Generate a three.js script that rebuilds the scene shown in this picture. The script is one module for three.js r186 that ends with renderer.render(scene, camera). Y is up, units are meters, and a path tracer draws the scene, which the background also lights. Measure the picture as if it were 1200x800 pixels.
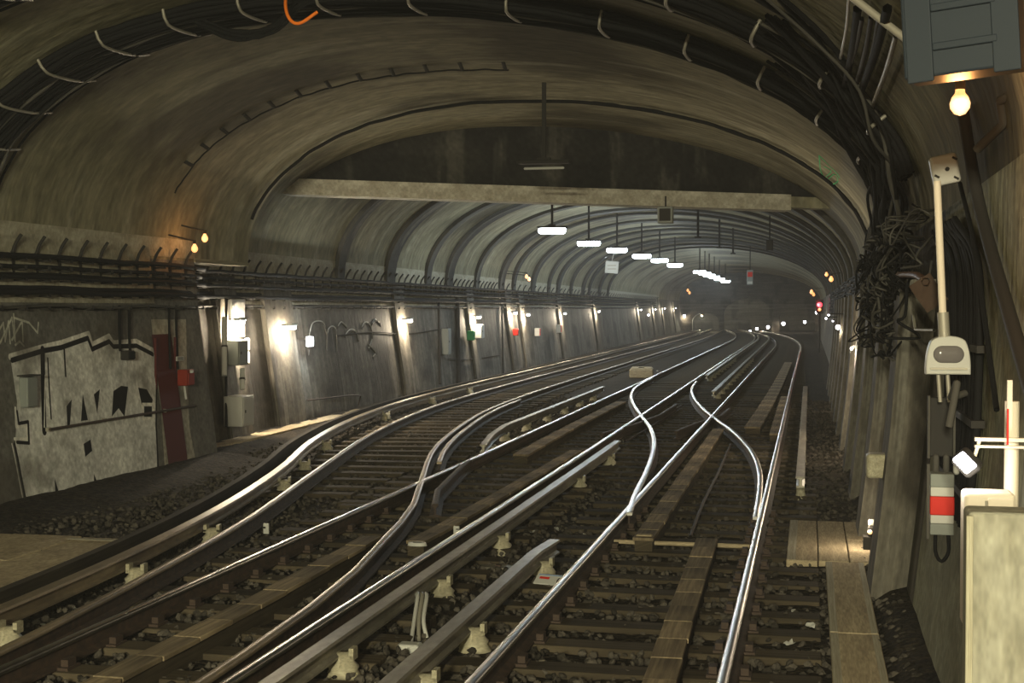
import * as THREE from 'three';
import { RoundedBoxGeometry } from 'three/addons/geometries/RoundedBoxGeometry.js';
import { mergeGeometries, toCreasedNormals } from 'three/addons/utils/BufferGeometryUtils.js';
import { RectAreaLightUniformsLib } from 'three/addons/lights/RectAreaLightUniformsLib.js';

// ---------------------------------------------------------------- camera, exposure, haze
const scene = new THREE.Scene();
scene.background = new THREE.Color(0, 0, 0);
const F = 1600, EYE = 2.17;                                   // focal length in pixels of the 1200 x 800 frame; eye height above the rail heads
const camera = new THREE.PerspectiveCamera(2 * Math.atan(400 / F) * 180 / Math.PI, 1.5, 0.1, 400);
camera.rotation.order = 'YXZ';
camera.position.set(0, EYE, 0);
camera.rotation.set(-Math.atan(39 / F), Math.atan(349 / F), 0);
camera.updateMatrixWorld(true); camera.updateProjectionMatrix();
const renderer = new THREE.WebGLRenderer();
renderer.toneMapping = THREE.LinearToneMapping;
renderer.toneMappingExposure = 1.08;
renderer.shadowMap.enabled = true;
RectAreaLightUniformsLib.init();
scene.fog = new THREE.FogExp2(new THREE.Color(1, 1, 1), 0.0014);
const WARM = new THREE.Color(1.0, 0.93, 0.64), COOL = new THREE.Color(0.8, 0.93, 1.0), TUNG = new THREE.Color(1.0, 0.42, 0.12), WALLW = new THREE.Color(1.0, 0.83, 0.6);
const K = { station: 105, hang: 24, wall: 21, bulb: 0.5, flood: 0.5 };  // lamp strengths

// ---------------------------------------------------------------- helpers
let seed = 7;
const rnd = () => { seed = (seed * 1664525 + 1013904223) >>> 0; return seed / 4294967296; };
const rr = (a, b) => a + (b - a) * rnd();
const V = (x, y, z) => new THREE.Vector3(x, y, z);
function ray(px, py) { return V(px / 600 - 1, 1 - py / 400, 0.5).unproject(camera).sub(camera.position).normalize(); }
function onY(px, py, y = 0) { const r = ray(px, py); return camera.position.clone().addScaledVector(r, (y - EYE) / r.y); }
function onX(px, py, x) { const r = ray(px, py); return camera.position.clone().addScaledVector(r, x / r.x); }
function onD(px, py, d) { const r = ray(px, py); return camera.position.clone().addScaledVector(r, -d / r.z); }
const used = {};
function numbered(n) { const k = used[n] = (used[n] ?? -1) + 1; return k ? n + '_' + String(k).padStart(3, '0') : n; }
function sh(o) { o.castShadow = true; o.receiveShadow = true; return o; }
function mesh(name, geo, mat, parent) {
  const g = Array.isArray(geo) ? mergeGeometries(geo.map((x) => { const y = x.index ? x.toNonIndexed() : x; for (const k of Object.keys(y.attributes)) if (!['position', 'normal', 'uv'].includes(k)) y.deleteAttribute(k); return y; })) : geo;
  const m = sh(new THREE.Mesh(g, mat)); m.name = parent ? name : numbered(name);
  (parent ?? scene).add(m); return m;
}
function tag(o, label, category, group) { o.userData.label = label; o.userData.category = category; if (group) o.userData.group = group; return o; }
function thing(name, label, category, p = V(0, 0, 0), turn = 0, group) {
  const o = new THREE.Group(); o.name = numbered(name); o.position.copy(p); o.rotation.y = turn; scene.add(o);
  return tag(o, label, category, group);
}
function struct(name, geo, mat, label, category, parent) {
  const m = mesh(name, geo, mat, parent);
  if (!parent) { m.name = name; m.userData.kind = 'structure'; m.userData.label = label; m.userData.category = category; }
  return m;
}
function stuff(o, label, category) { o.userData.kind = 'stuff'; if (label) tag(o, label, category); return o; }
function dup(o, p, turn, label) {
  const c = o.clone(); c.name = numbered(o.name.replace(/_\d{3}$/, '')); c.position.copy(p); if (turn !== undefined) c.rotation.y = turn;
  c.userData = { ...o.userData }; if (label) c.userData.label = label; scene.add(c); return c;
}
const box = (w, h, d, x = 0, y = 0, z = 0) => new THREE.BoxGeometry(w, h, d).translate(x, y, z);
const rbox = (w, h, d, r = 0.01, x = 0, y = 0, z = 0) => new RoundedBoxGeometry(w, h, d, 2, r).translate(x, y, z);
const cyl = (r0, r1, h, x = 0, y = 0, z = 0, n = 12) => new THREE.CylinderGeometry(r0, r1, h, n).translate(x, y, z);
function tube(pts, r, seg, n = 6, tension = 0.5) {
  const c = new THREE.CatmullRomCurve3(pts, false, 'catmullrom', tension);
  return new THREE.TubeGeometry(c, seg ?? Math.max(2, pts.length * 3), r, n, false);
}
function bar(a, b, r, n = 8) {
  const d = b.clone().sub(a), g = new THREE.CylinderGeometry(r, r, d.length(), n);
  g.applyQuaternion(new THREE.Quaternion().setFromUnitVectors(V(0, 1, 0), d.clone().normalize()));
  return g.translate((a.x + b.x) / 2, (a.y + b.y) / 2, (a.z + b.z) / 2);
}
// A closed outline [[side, up], ...] swept along a path that lies about level; flat faces, uv in metres.
function sweep(outline, path, crease = 0.6) {
  const pos = [], uv = [], idx = [], n = outline.length;
  const len = [0]; for (let i = 0; i < n; i++) { const a = outline[i], b = outline[(i + 1) % n]; len.push(len[i] + Math.hypot(b[0] - a[0], b[1] - a[1])); }
  let run = 0;
  for (let i = 0; i < path.length; i++) {
    const t = path[Math.min(i + 1, path.length - 1)].clone().sub(path[Math.max(i - 1, 0)]); t.y = 0; t.normalize();
    const side = V(-t.z, 0, t.x);
    if (i) run += path[i].distanceTo(path[i - 1]);
    for (let j = 0; j <= n; j++) { const o = outline[j % n]; pos.push(path[i].x + side.x * o[0], path[i].y + o[1], path[i].z + side.z * o[0]); uv.push(len[j], run); }
  }
  for (let i = 0; i + 1 < path.length; i++) for (let j = 0; j < n; j++) { const a = i * (n + 1) + j, b = a + n + 1; idx.push(a, b, a + 1, b, b + 1, a + 1); }
  const tri = THREE.ShapeUtils.triangulateShape(outline.map((o) => new THREE.Vector2(...o)), []);
  const e = (path.length - 1) * (n + 1);
  for (const [a, b, c] of tri) idx.push(a, b, c, e + a, e + c, e + b);
  const g = new THREE.BufferGeometry();
  g.setAttribute('position', new THREE.Float32BufferAttribute(pos, 3)); g.setAttribute('uv', new THREE.Float32BufferAttribute(uv, 2)); g.setIndex(idx);
  return toCreasedNormals(g, crease);
}
// A sheet through sections: at(d) gives the points of the section at distance d.
function loft(at, ds, flip = false, crease = 0.7) {
  const pos = [], uv = [], idx = []; let n = 0;
  for (const d of ds) {
    const p = at(d); n = p.length; let s = 0;
    p.forEach((q, j) => { if (j) s += Math.hypot(q[0] - p[j - 1][0], q[1] - p[j - 1][1]); pos.push(q[0], q[1], -d); uv.push(s, d); });
  }
  for (let i = 0; i + 1 < ds.length; i++) for (let j = 0; j + 1 < n; j++) { const a = i * n + j, b = a + n; flip ? idx.push(a, b, a + 1, b, b + 1, a + 1) : idx.push(a, a + 1, b, b, a + 1, b + 1); }
  const g = new THREE.BufferGeometry();
  g.setAttribute('position', new THREE.Float32BufferAttribute(pos, 3)); g.setAttribute('uv', new THREE.Float32BufferAttribute(uv, 2)); g.setIndex(idx);
  return toCreasedNormals(g, crease);
}
const range = (a, b, s) => { const n = Math.max(1, Math.round((b - a) / s)); return Array.from({ length: n + 1 }, (_, i) => a + (b - a) * i / n); };
function curve(list, n) { return new THREE.CatmullRomCurve3(list.map(([x, d, y = 0]) => V(x, y, -d)), false, 'centripetal').getSpacedPoints(n); }

// ---------------------------------------------------------------- procedural textures
function hash(x, y, s) { let h = (x * 374761393 + y * 668265263 + s * 2147483647) | 0; h = Math.imul(h ^ (h >>> 13), 1274126177); return ((h ^ (h >>> 16)) >>> 0) / 4294967296; }
function vnoise(x, y, px, py, s) {           // tileable value noise, px x py cells
  const ix = Math.floor(x), iy = Math.floor(y), f = (t) => t * t * (3 - 2 * t), fx = f(x - ix), fy = f(y - iy);
  const h = (a, b) => hash(((a % px) + px) % px, ((b % py) + py) % py, s);
  return (h(ix, iy) * (1 - fx) + h(ix + 1, iy) * fx) * (1 - fy) + (h(ix, iy + 1) * (1 - fx) + h(ix + 1, iy + 1) * fx) * fy;
}
function fbm(u, v, cu, cv, oct, s) { let a = 0, w = 0.5, t = 0; for (let i = 0; i < oct; i++) { a += w * vnoise(u * cu, v * cv, cu, cv, s + i); t += w; w *= 0.55; cu *= 2; cv *= 2; } return a / t; }
const cl = (x, a = 0, b = 1) => Math.min(b, Math.max(a, x));
const sm = (a, b, x) => { const t = cl((x - a) / (b - a)); return t * t * (3 - 2 * t); };
function tex(w, h, fn, size, srgb = true) {
  const d = new Uint8Array(w * h * 4);
  for (let y = 0; y < h; y++) for (let x = 0; x < w; x++) { const c = fn(x / w, y / h), k = (y * w + x) * 4; for (let i = 0; i < 3; i++) d[k + i] = cl(c[i] ?? c[0]) * 255; d[k + 3] = 255; }
  const t = new THREE.DataTexture(d, w, h); t.wrapS = t.wrapT = THREE.RepeatWrapping; t.magFilter = THREE.LinearFilter; t.minFilter = THREE.LinearMipmapLinearFilter; t.generateMipmaps = true;
  if (srgb) t.colorSpace = THREE.SRGBColorSpace; t.repeat.set(1 / size[0], 1 / size[1]); t.needsUpdate = true; return t;
}
const mix = (a, b, t) => a.map((x, i) => x + (b[i] - x) * t);
// vault: u runs round the arch, v along the tunnel
const vaultMap = tex(1024, 1024, (u, v) => {
  const streak = fbm(u, v, 6, 60, 4, 11), blot = fbm(u, v, 4, 5, 4, 23), fine = fbm(u, v, 60, 120, 3, 31), seep = sm(0.6, 0.78, fbm(u, v, 3, 26, 3, 47));
  let c = mix([0.46, 0.44, 0.37], [0.62, 0.6, 0.53], streak);
  c = mix(c, [0.27, 0.25, 0.21], sm(0.45, 0.75, blot) * 0.75);
  c = mix(c, [0.72, 0.71, 0.66], seep * 0.45);
  return c.map((x) => x * (0.82 + 0.36 * fine));
}, [10, 10]);
const vaultBump = tex(512, 512, (u, v) => [fbm(u, v, 14, 60, 4, 71)], [5, 5], false);
const wallMap = tex(1024, 1024, (u, v) => {          // u up the wall, v along it
  const run = fbm(u, v, 2, 40, 4, 3), blot = fbm(u, v, 5, 6, 4, 13), fine = fbm(u, v, 60, 90, 3, 19), pale = sm(0.62, 0.8, fbm(u, v, 1, 30, 3, 29));
  let c = mix([0.3, 0.285, 0.26], [0.55, 0.53, 0.49], run);
  c = mix(c, [0.22, 0.2, 0.18], sm(0.5, 0.75, blot) * 0.7);
  c = mix(c, [0.66, 0.65, 0.62], pale * 0.5);
  return c.map((x) => x * (0.84 + 0.32 * fine));
}, [4, 8]);
const wallBump = tex(512, 512, (u, v) => [fbm(u, v, 8, 40, 4, 77)], [3, 3], false);
const groundMap = tex(1024, 1024, (u, v) => { const a = fbm(u, v, 90, 90, 3, 5), b = fbm(u, v, 6, 6, 4, 9); return mix([0.1, 0.09, 0.075], [0.3, 0.265, 0.215], cl(a * 1.2 - 0.2) * (0.55 + 0.7 * b)); }, [4, 4]);
const groundBump = tex(512, 512, (u, v) => [fbm(u, v, 50, 50, 3, 15)], [2, 2], false);
const woodMap = (k, dark) => tex(256, 512, (u, v) => { const g = fbm(u, v, 26, 3, 4, 40 + k), b = fbm(u, v, 3, 4, 3, 50 + k); return mix([0.145, 0.126, 0.1], [0.36, 0.325, 0.262], g * 0.7 + b * 0.4).map((x) => x * dark); }, [0.5, 1.2]);
const steelMap = tex(128, 1024, (u, v) => { const a = fbm(u, v, 8, 90, 3, 61), b = fbm(u, v, 2, 14, 3, 63); return [0.42 + 0.35 * a * b + 0.15 * b].flatMap((x) => [x, x * 0.985, x * 0.95]); }, [0.3, 9]);
const rustMap = tex(256, 512, (u, v) => { const a = fbm(u, v, 12, 30, 4, 81); return mix([0.13, 0.1, 0.085], [0.33, 0.25, 0.19], a); }, [0.4, 1.5]);
const paleMap = tex(512, 512, (u, v) => { const a = fbm(u, v, 8, 8, 5, 91), b = fbm(u, v, 40, 40, 2, 95); return mix([0.52, 0.5, 0.44], [0.74, 0.73, 0.68], a).map((x) => x * (0.88 + 0.24 * b)); }, [1.6, 1.6]);
const slabMap = tex(512, 512, (u, v) => { const a = fbm(u, v, 6, 6, 5, 101), b = fbm(u, v, 50, 50, 2, 105); return mix([0.52, 0.47, 0.38], [0.74, 0.68, 0.56], a).map((x) => x * (0.84 + 0.32 * b)); }, [1.6, 1.6]);

const darkMap = tex(512, 512, (u, v) => { const a = fbm(u, v, 5, 5, 5, 301), b = fbm(u, v, 60, 60, 2, 305), c = sm(0.55, 0.8, fbm(u, v, 3, 14, 4, 309)); return mix(mix([0.12, 0.12, 0.125], [0.24, 0.235, 0.22], a), [0.36, 0.35, 0.32], c * 0.6).map((x) => x * (0.85 + 0.3 * b)); }, [4, 4]);  // mottled near-black tone of the transverse wall; the ribs use it lightened
const std = (o) => new THREE.MeshPhysicalMaterial({ roughness: 0.85, specularIntensity: o.metalness ? 1 : 0.2, ...o });   // dusty surfaces: little gloss
const rgb = (r, g, b) => new THREE.Color().setRGB(r, g, b);
const M = {
  vault: std({ map: vaultMap, color: rgb(0.8, 0.81, 0.72), bumpMap: vaultBump, bumpScale: 0.012, roughness: 0.9, side: THREE.DoubleSide }),
  wall: std({ map: wallMap, color: rgb(0.62, 0.62, 0.6), bumpMap: wallBump, bumpScale: 0.012, roughness: 0.8, side: THREE.DoubleSide }),
  ground: std({ map: groundMap, bumpMap: groundBump, bumpScale: 0.03, roughness: 1, side: THREE.DoubleSide }),
  darkWall: std({ map: darkMap, roughness: 1, specularIntensity: 0.1, side: THREE.DoubleSide }),
  stone: std({ color: 0xffffff, roughness: 1 }),
  sleeper: [0.8, 0.95, 1.1].map((d, k) => std({ map: woodMap(k, d), roughness: 0.9 })),
  lid: [0.95, 1.1, 1.25].map((d, k) => std({ map: woodMap(k + 5, d * 1.65), roughness: 0.9 })),
  shiny: std({ map: steelMap, metalness: 1, roughness: 0.3 }),
  worn: std({ map: steelMap, color: rgb(0.72, 0.58, 0.4), metalness: 0.35, roughness: 0.45 }),
  rust: std({ map: rustMap, metalness: 0.2, roughness: 0.75 }),
  conductor: std({ map: steelMap, color: rgb(0.72, 0.69, 0.6), metalness: 0.45, roughness: 0.45 }),
  porcelain: std({ map: paleMap, color: rgb(0.95, 0.92, 0.8), roughness: 0.5 }),
  cable: std({ color: rgb(0.009, 0.009, 0.0095), roughness: 0.85 }),
  cableGrey: std({ color: rgb(0.07, 0.066, 0.058), roughness: 0.75 }),
  strap: std({ color: rgb(0.3, 0.28, 0.23), roughness: 0.55, metalness: 0.3 }),
  iron: std({ color: rgb(0.03, 0.028, 0.026), roughness: 0.7 }),
  concrete: std({ map: paleMap, color: rgb(0.78, 0.78, 0.75), roughness: 0.9 }),
  lintel: std({ map: paleMap, roughness: 0.9 }),
  slab: std({ map: slabMap, roughness: 0.95 }),
  paint: std({ map: paleMap, color: rgb(1, 0.97, 0.88), roughness: 0.85 }),
  white: std({ color: rgb(0.44, 0.44, 0.41), roughness: 0.45 }),
  greyBox: std({ color: rgb(0.2, 0.215, 0.2), roughness: 0.5 }),
  blueGrey: std({ color: rgb(0.024, 0.03, 0.038), roughness: 0.45 }),
  cream: std({ color: rgb(0.66, 0.58, 0.47), roughness: 0.5 }),
  red: std({ color: rgb(0.5, 0.028, 0.02), roughness: 0.5 }),
  maroon: std({ color: rgb(0.085, 0.02, 0.02), roughness: 0.7 }),
  redBox: std({ color: rgb(0.22, 0.028, 0.016), roughness: 0.5 }),
  paperTan: std({ color: rgb(0.055, 0.036, 0.026), roughness: 0.9 }),
  lens: std({ color: rgb(0.13, 0.12, 0.12), roughness: 0.15 }),
  green: std({ color: rgb(0.05, 0.28, 0.1), roughness: 0.7 }),
  tubeGlow: std({ color: 0xffffff, emissive: rgb(0.85, 0.95, 1), emissiveIntensity: 14 }),
  lampGlow: std({ color: 0xffffff, emissive: rgb(0.93, 0.92, 1), emissiveIntensity: 7 }),
  bulbGlow: std({ color: 0xffffff, emissive: rgb(1, 0.42, 0.13), emissiveIntensity: 1.6 }),
  amber: std({ color: 0xffffff, emissive: rgb(1, 0.36, 0.08), emissiveIntensity: 1.7 }),
  redGlow: std({ color: 0xffffff, emissive: rgb(1, 0.03, 0.06), emissiveIntensity: 3 }),
};
function point(c, i, p, r = 2) { const l = new THREE.PointLight(c, i, 0, 2); l.position.copy(p); l.castShadow = true; l.shadow.radius = r; l.name = 'lamp_light'; scene.add(l); return l; }

// ---------------------------------------------------------------- tunnel shell
const DN = 22, DW = 19.9, DE = 135;                                   // where the wide chamber begins; the end wall
const NL = 2.2, NR = 2.0, YS = 2.9;                       // the haunch on the long wall side is fuller than the other
const crown = (d) => leftX(d) + 0.447 * (rightX(d) - leftX(d)), riseAt = (d) => (d < DN ? 2.68 : 2.75);
function archPts(d, k = 40) {
  const c = crown(d), out = [];
  for (let i = 0; i <= k; i++) { const t = Math.PI * (1 - i / k), co = Math.cos(t), s = Math.sin(t), n = co < 0 ? NL : NR, a = co < 0 ? c - leftX(d) : rightX(d) - c; out.push([c + a * Math.sign(co) * Math.abs(co) ** (2 / n), YS + riseAt(d) * s ** (2 / n)]); }
  return out;
}
const leftX = (d) => (d < DN ? -9.45 : -10.25 - (d - DN) * 0.0205);
const leftW = (d) => (d < DW ? -9.45 : -10.25 - Math.max(0, d - DN) * 0.0205);
const rightX = () => 0.98;
const vaultN = (d) => archPts(d);
const vaultF = vaultN;
const leftN = (d) => { const x = leftW(d); return [[x + 0.42, -0.45], [x + 0.32, 0.4], [x + 0.2, 1.2], [x + 0.08, 2.1], [x, 2.9]]; };
const rightN = (d) => { const x = rightX(d); return [[x, 2.9], [x - 0.01, 2.2], [x - 0.06, 1.4], [x - 0.14, 0.6], [x - 0.26, -0.45]]; };
function vaultY(x, d) { const c = crown(d), l = x < c, a = l ? c - leftX(d) : rightX(d) - c, n = l ? NL : NR; return YS + riseAt(d) * Math.max(0, 1 - (Math.abs(x - c) / a) ** n) ** (1 / n); }
const nearDs = range(-26, DN - 0.001, 1.5), farDs = [...range(DN, 60, 2), ...range(64, DE, 6)];
struct('ceiling', [loft(vaultN, nearDs), loft(vaultF, farDs)], M.vault, 'sooty concrete barrel vault over the tracks', 'ceiling');
struct('wall_right_near', loft(rightN, range(-26, 10.6, 2)), std({ map: paleMap, color: rgb(0.72, 0.76, 0.68), bumpMap: wallBump, bumpScale: 0.012, side: THREE.DoubleSide }), 'pale grey-green painted wall beside the junction box and pole', 'wall');
struct('wall_right', loft(rightN, [...range(10.6, 40, 2), ...range(44, DE, 8)]), M.wall, 'grimy battered concrete tunnel wall hung with cables and pipes', 'wall');
struct('wall_left', loft(leftN, [DW, 21, ...farDs]), M.wall, 'stained concrete tunnel wall lit by a row of wall lamps', 'wall');
// step between the near chamber and the wider one
{
  const a = vaultN(DN - 0.001), b = vaultF(DN);
  const g = loft((d) => (d === 0 ? a : b), [0, 1]); const p = g.attributes.position; for (let i = 0; i < p.count; i++) p.setZ(i, -DN + 0.001);
  g.computeVertexNormals();
  const so = new THREE.BoxGeometry(0.84, 0.06, DN - DW).translate(-9.85, 2.92, -(DN + DW) / 2);
  struct('trim_1', [g, so], M.vault, 'narrow stepped concrete edge where the vault widens', 'vault edge');
}
// end walls: behind the viewer and far away
const outline = (d) => [...leftN(d), ...vaultN(d), ...rightN(d)].map(([x, y]) => new THREE.Vector2(x, y));
{
  const s = new THREE.Shape(outline(-26)); const g = new THREE.ExtrudeGeometry(s, { depth: 0.3, bevelEnabled: false }); g.translate(0, 0, 26);
  struct('wall_back', g, M.wall, 'plain concrete wall closing the station side of the tunnel', 'wall');
  const e = new THREE.Shape(outline(DE));
  const hole = (c, w, top) => { const h = new THREE.Path(); h.moveTo(c - w / 2, -0.4); h.lineTo(c - w / 2, top - w * 0.32); h.absellipse(c, top - w * 0.32, w / 2, w * 0.32, Math.PI, 0, true); h.lineTo(c + w / 2, -0.4); return h; };
  e.holes.push(hole(-5.9, 4.6, 3.1), hole(-10, 2.6, 1.7), hole(-1.2, 3.4, 2.2));
  const ge = new THREE.ExtrudeGeometry(e, { depth: 0.5, bevelEnabled: false, curveSegments: 14 }); ge.translate(0, 0, -DE - 0.5);
  struct('wall_end', ge, M.wall, 'distant dark end wall pierced by smaller tunnel mouths', 'wall');
  const back = new THREE.Shape(outline(DE)); const gb = new THREE.ExtrudeGeometry(back, { depth: 0.3, bevelEnabled: false }); gb.translate(0, 0, -DE - 14);
  struct('wall_end_beyond', [gb, loft(outlineArr, [DE + 0.5, DE + 14])], M.wall, 'dim tunnel bore beyond the distant end wall', 'wall');
}
function outlineArr() { return [...leftN(DE), ...vaultN(DE), ...rightN(DE)]; }
// transverse wall with a pale lintel
{
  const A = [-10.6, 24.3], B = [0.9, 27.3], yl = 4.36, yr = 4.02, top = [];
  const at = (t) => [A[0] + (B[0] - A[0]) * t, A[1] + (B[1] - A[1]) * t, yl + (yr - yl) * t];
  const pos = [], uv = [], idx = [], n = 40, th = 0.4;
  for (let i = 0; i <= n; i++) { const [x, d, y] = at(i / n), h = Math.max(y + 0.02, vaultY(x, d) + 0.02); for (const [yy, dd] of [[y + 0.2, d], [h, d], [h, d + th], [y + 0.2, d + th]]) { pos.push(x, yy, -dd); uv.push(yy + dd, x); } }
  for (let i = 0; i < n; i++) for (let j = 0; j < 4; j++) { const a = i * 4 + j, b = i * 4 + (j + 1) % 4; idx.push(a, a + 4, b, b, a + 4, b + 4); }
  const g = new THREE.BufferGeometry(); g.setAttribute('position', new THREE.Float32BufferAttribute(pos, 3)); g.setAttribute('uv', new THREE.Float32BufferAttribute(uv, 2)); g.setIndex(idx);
  struct('wall_transverse', toCreasedNormals(g, 0.6), M.darkWall, 'dark mottled wall filling the arch above the pale lintel', 'wall');
  const e0 = at(0.03), e1 = at(0.885), path = [0, 0.25, 0.5, 0.75, 1].map((t) => V(e0[0] + (e1[0] - e0[0]) * t, e0[2] + (e1[2] - e0[2]) * t, -(e0[1] + (e1[1] - e0[1]) * t - 0.05)));
  struct('lintel', sweep([[-0.28, -0.02], [0.25, -0.02], [0.25, 0.28], [-0.28, 0.28]], path), M.lintel, 'long pale concrete lintel beam crossing under the dark arch', 'beam');
  const e2 = at(1), p2 = [V(e1[0], e1[2], -e1[1]), V(e2[0], e2[2], -e2[1])];
  struct('trim_2', sweep([[-0.2, 0.04], [0.2, 0.04], [0.2, 0.25], [-0.2, 0.25]], p2), M.vault, 'sooty end of the beam running into the vault haunch', 'beam');
}
// arch ribs of the wide chamber
for (let k = 0; k < 15; k++) {
  const d0 = 29 + k * 3.4 + (k % 3) * 0.5, w = 0.5 + (k % 2) * 0.25, t = 0.09;
  const inner = (d) => { const c = crown(d); return vaultF(d).map(([x, y]) => [x + (c - x) * t / 5.7, y - t * 0.9]); };
  const pts = (d) => vaultF(d);
  const g = loft(inner, [d0, d0 + w]);
  const e = (d) => { const gg = loft((q) => (q === 0 ? pts(d) : inner(d)), [0, 1]); const p = gg.attributes.position; for (let i = 0; i < p.count; i++) p.setZ(i, -d); gg.computeVertexNormals(); return gg; };
  const m = mesh('vault_rib', [g, e(d0), e(d0 + w)], M.rib ??= std({ map: darkMap, color: rgb(1.8, 1.8, 1.75), roughness: 0.9, side: THREE.DoubleSide })); m.name = 'trim_' + (k + 3); m.userData.kind = 'structure';
  m.userData.label = 'shallow concrete arch rib of the vault beyond the lintel'; m.userData.category = 'arch rib'; m.userData.group = 'arch ribs of the far vault';
}
// ---------------------------------------------------------------- ground
{
  const xs = range(-13, 1.6, 0.16), ds = [...range(-26, 5, 1), ...range(5.2, 34, 0.2), ...range(34.5, 60, 0.5), ...range(62, DE + 14, 3)];
  const g = loft((d) => xs.map((x) => {
    let y = -0.2 + (fbm(x / 14.6 + 0.5, d / 30, 40, 80, 3, 131) - 0.5) * 0.07;
    const lx = leftW(d) + 0.42; y += 0.12 * sm(lx + 1.3, lx, x);        // dirt banked up against the walls
    y += 0.16 * sm(0.42, 0.75, x);
    return [x, y];
  }), ds, true, 1.2);
  struct('floor', g, M.ground, 'dark dirty ballast bed between and beside the tracks', 'ground');
}

// ---------------------------------------------------------------- tracks
const drift = (d) => (d > 20 ? -(d - 20) * 0.005 : 0) - (d > 88 ? ((d - 88) ** 2) * 0.0011 : 0);
const headO = [[-0.033, -0.036], [0.033, -0.036], [0.036, -0.012], [0.028, -0.002], [0, 0], [-0.028, -0.002], [-0.036, -0.012]];
const webO = [[-0.03, -0.034], [-0.009, -0.048], [-0.009, -0.122], [-0.066, -0.138], [-0.068, -0.15], [0.068, -0.15], [0.066, -0.138], [0.009, -0.122], [0.009, -0.048], [0.03, -0.034]];
function rail(path, mat, label, group, name = 'running_rail', cat = 'rail') {
  const o = thing(name, label, cat, V(0, 0, 0), 0, group);
  mesh('head', sweep(headO, path, 1), mat, o); mesh('web_and_foot', sweep(webO, path, 0.8), M.rust, o);
  return o;
}
const straight = (x, d0, d1, y = 0) => range(d0, d1, 2).map((d) => V(x + drift(d), y, -d));
const straightR = (x, d0, d1, y = 0) => range(d0, d1, 2).map((d) => V(x - (d > 76 ? ((d - 76) ** 2) * 0.0012 : 0), y, -d));
const px = (list, y, ext0 = 0) => { const p = list.map(([a, b]) => onY(a, b, y)); if (ext0) p.unshift(p[0].clone().addScaledVector(p[0].clone().sub(p[1]).normalize(), ext0)); return new THREE.CatmullRomCurve3(p, false, 'centripetal').getSpacedPoints(Math.ceil(p[0].distanceTo(p[p.length - 1]) * 1.6)); };
rail(straightR(-1.92, -4, DE + 8), M.shiny, 'bright polished running rail crossed by the crossover curve nearer the tunnel wall');
rail(straightR(-0.487, -4, DE + 8), M.shiny, 'bright running rail beside the pale walkway slab and tunnel wall');
rail(straight(-3.31, -4, DE + 8), M.shiny, 'bright running rail beside the long grey conductor rail on insulators');
rail(straight(-4.77, -4, DE + 8), M.shiny, 'bright running rail crossing the dull diverging rail at the frog');
const LL = [[-4.86, -4], [-4.9, 4], [-5.02, 7.5], [-5.2, 9.5], [-5.65, 13], [-6.45, 17.2], [-7.5, 23], [-8.15, 29], [-8.4, 35], [-8.5, 42], [-8.6, 60], [-8.9, 100], [-10.0, DE + 8]];
const LR = [[-3.38, -4], [-3.42, 5], [-3.46, 7.3], [-3.62, 10.2], [-3.95, 12.5], [-4.22, 14.2], [-4.92, 17.1], [-5.65, 20.2], [-6.15, 23.2], [-6.72, 28], [-6.96, 33], [-7.08, 40], [-7.2, 60], [-7.5, 100], [-8.6, DE + 8]];
rail(curve(LL, 110), M.worn, 'dull brown running rail curving away past the graffiti wall');
rail(curve(LR, 110), M.worn, 'dull brown rail curving through the frog towards the lamp-lit wall');
const XA = [[737, 600], [745, 577], [759, 548], [766.5, 520], [763, 502], [752, 487], [743, 474], [739.5, 465], [742, 456], [750, 449.5], [764, 442.5]];
const XB = [[886, 605], [890, 577], [890.5, 553], [881, 528], [861, 506], [835, 487], [819, 473], [811.5, 461], [811, 454], [816, 446]];
rail(px(XA, 0.002), M.shiny, 'bright snaking crossover rail with the tighter double bend');
rail(px(XB, 0.002), M.shiny, 'bright snaking crossover rail nearer the tunnel wall');
// check rails beside the frogs
const off = (path, o) => path.map((p, i) => { const t = path[Math.min(i + 1, path.length - 1)].clone().sub(path[Math.max(i - 1, 0)]).normalize(); return V(p.x - t.z * o, p.y, p.z + t.x * o); });
const cutD = (path, a, b) => path.filter((p) => -p.z >= a && -p.z <= b);
rail(off(cutD(curve(LR, 110), 17.8, 33), 0.17), M.worn, 'dull check rail running close beside the curved rail past the frog', undefined, 'check_rail');
rail([V(-3.52, 0, -23.5), V(-3.2, 0, -25.5), V(-2.98, 0, -28), V(-2.95, 0, -31)].reverse(), M.rust, 'short rusty wing rail at the first crossover frog', undefined, 'check_rail');
rail([V(-2.3, 0, -24.2), V(-2.1, 0, -26), V(-1.75, 0, -28), V(-1.7, 0, -30)], M.rust, 'short rusty wing rail at the crossover frog beside the trough', undefined, 'check_rail');
rail([V(-4.3, 0, -14.6), V(-4.6, 0, -15.8), V(-4.95, 0, -18.4), V(-5.05, 0, -19.4)].map((p) => p.add(V(0.24, 0, 0))), M.rust, 'rusty wing rail inside the dull frog', undefined, 'check_rail');

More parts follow.
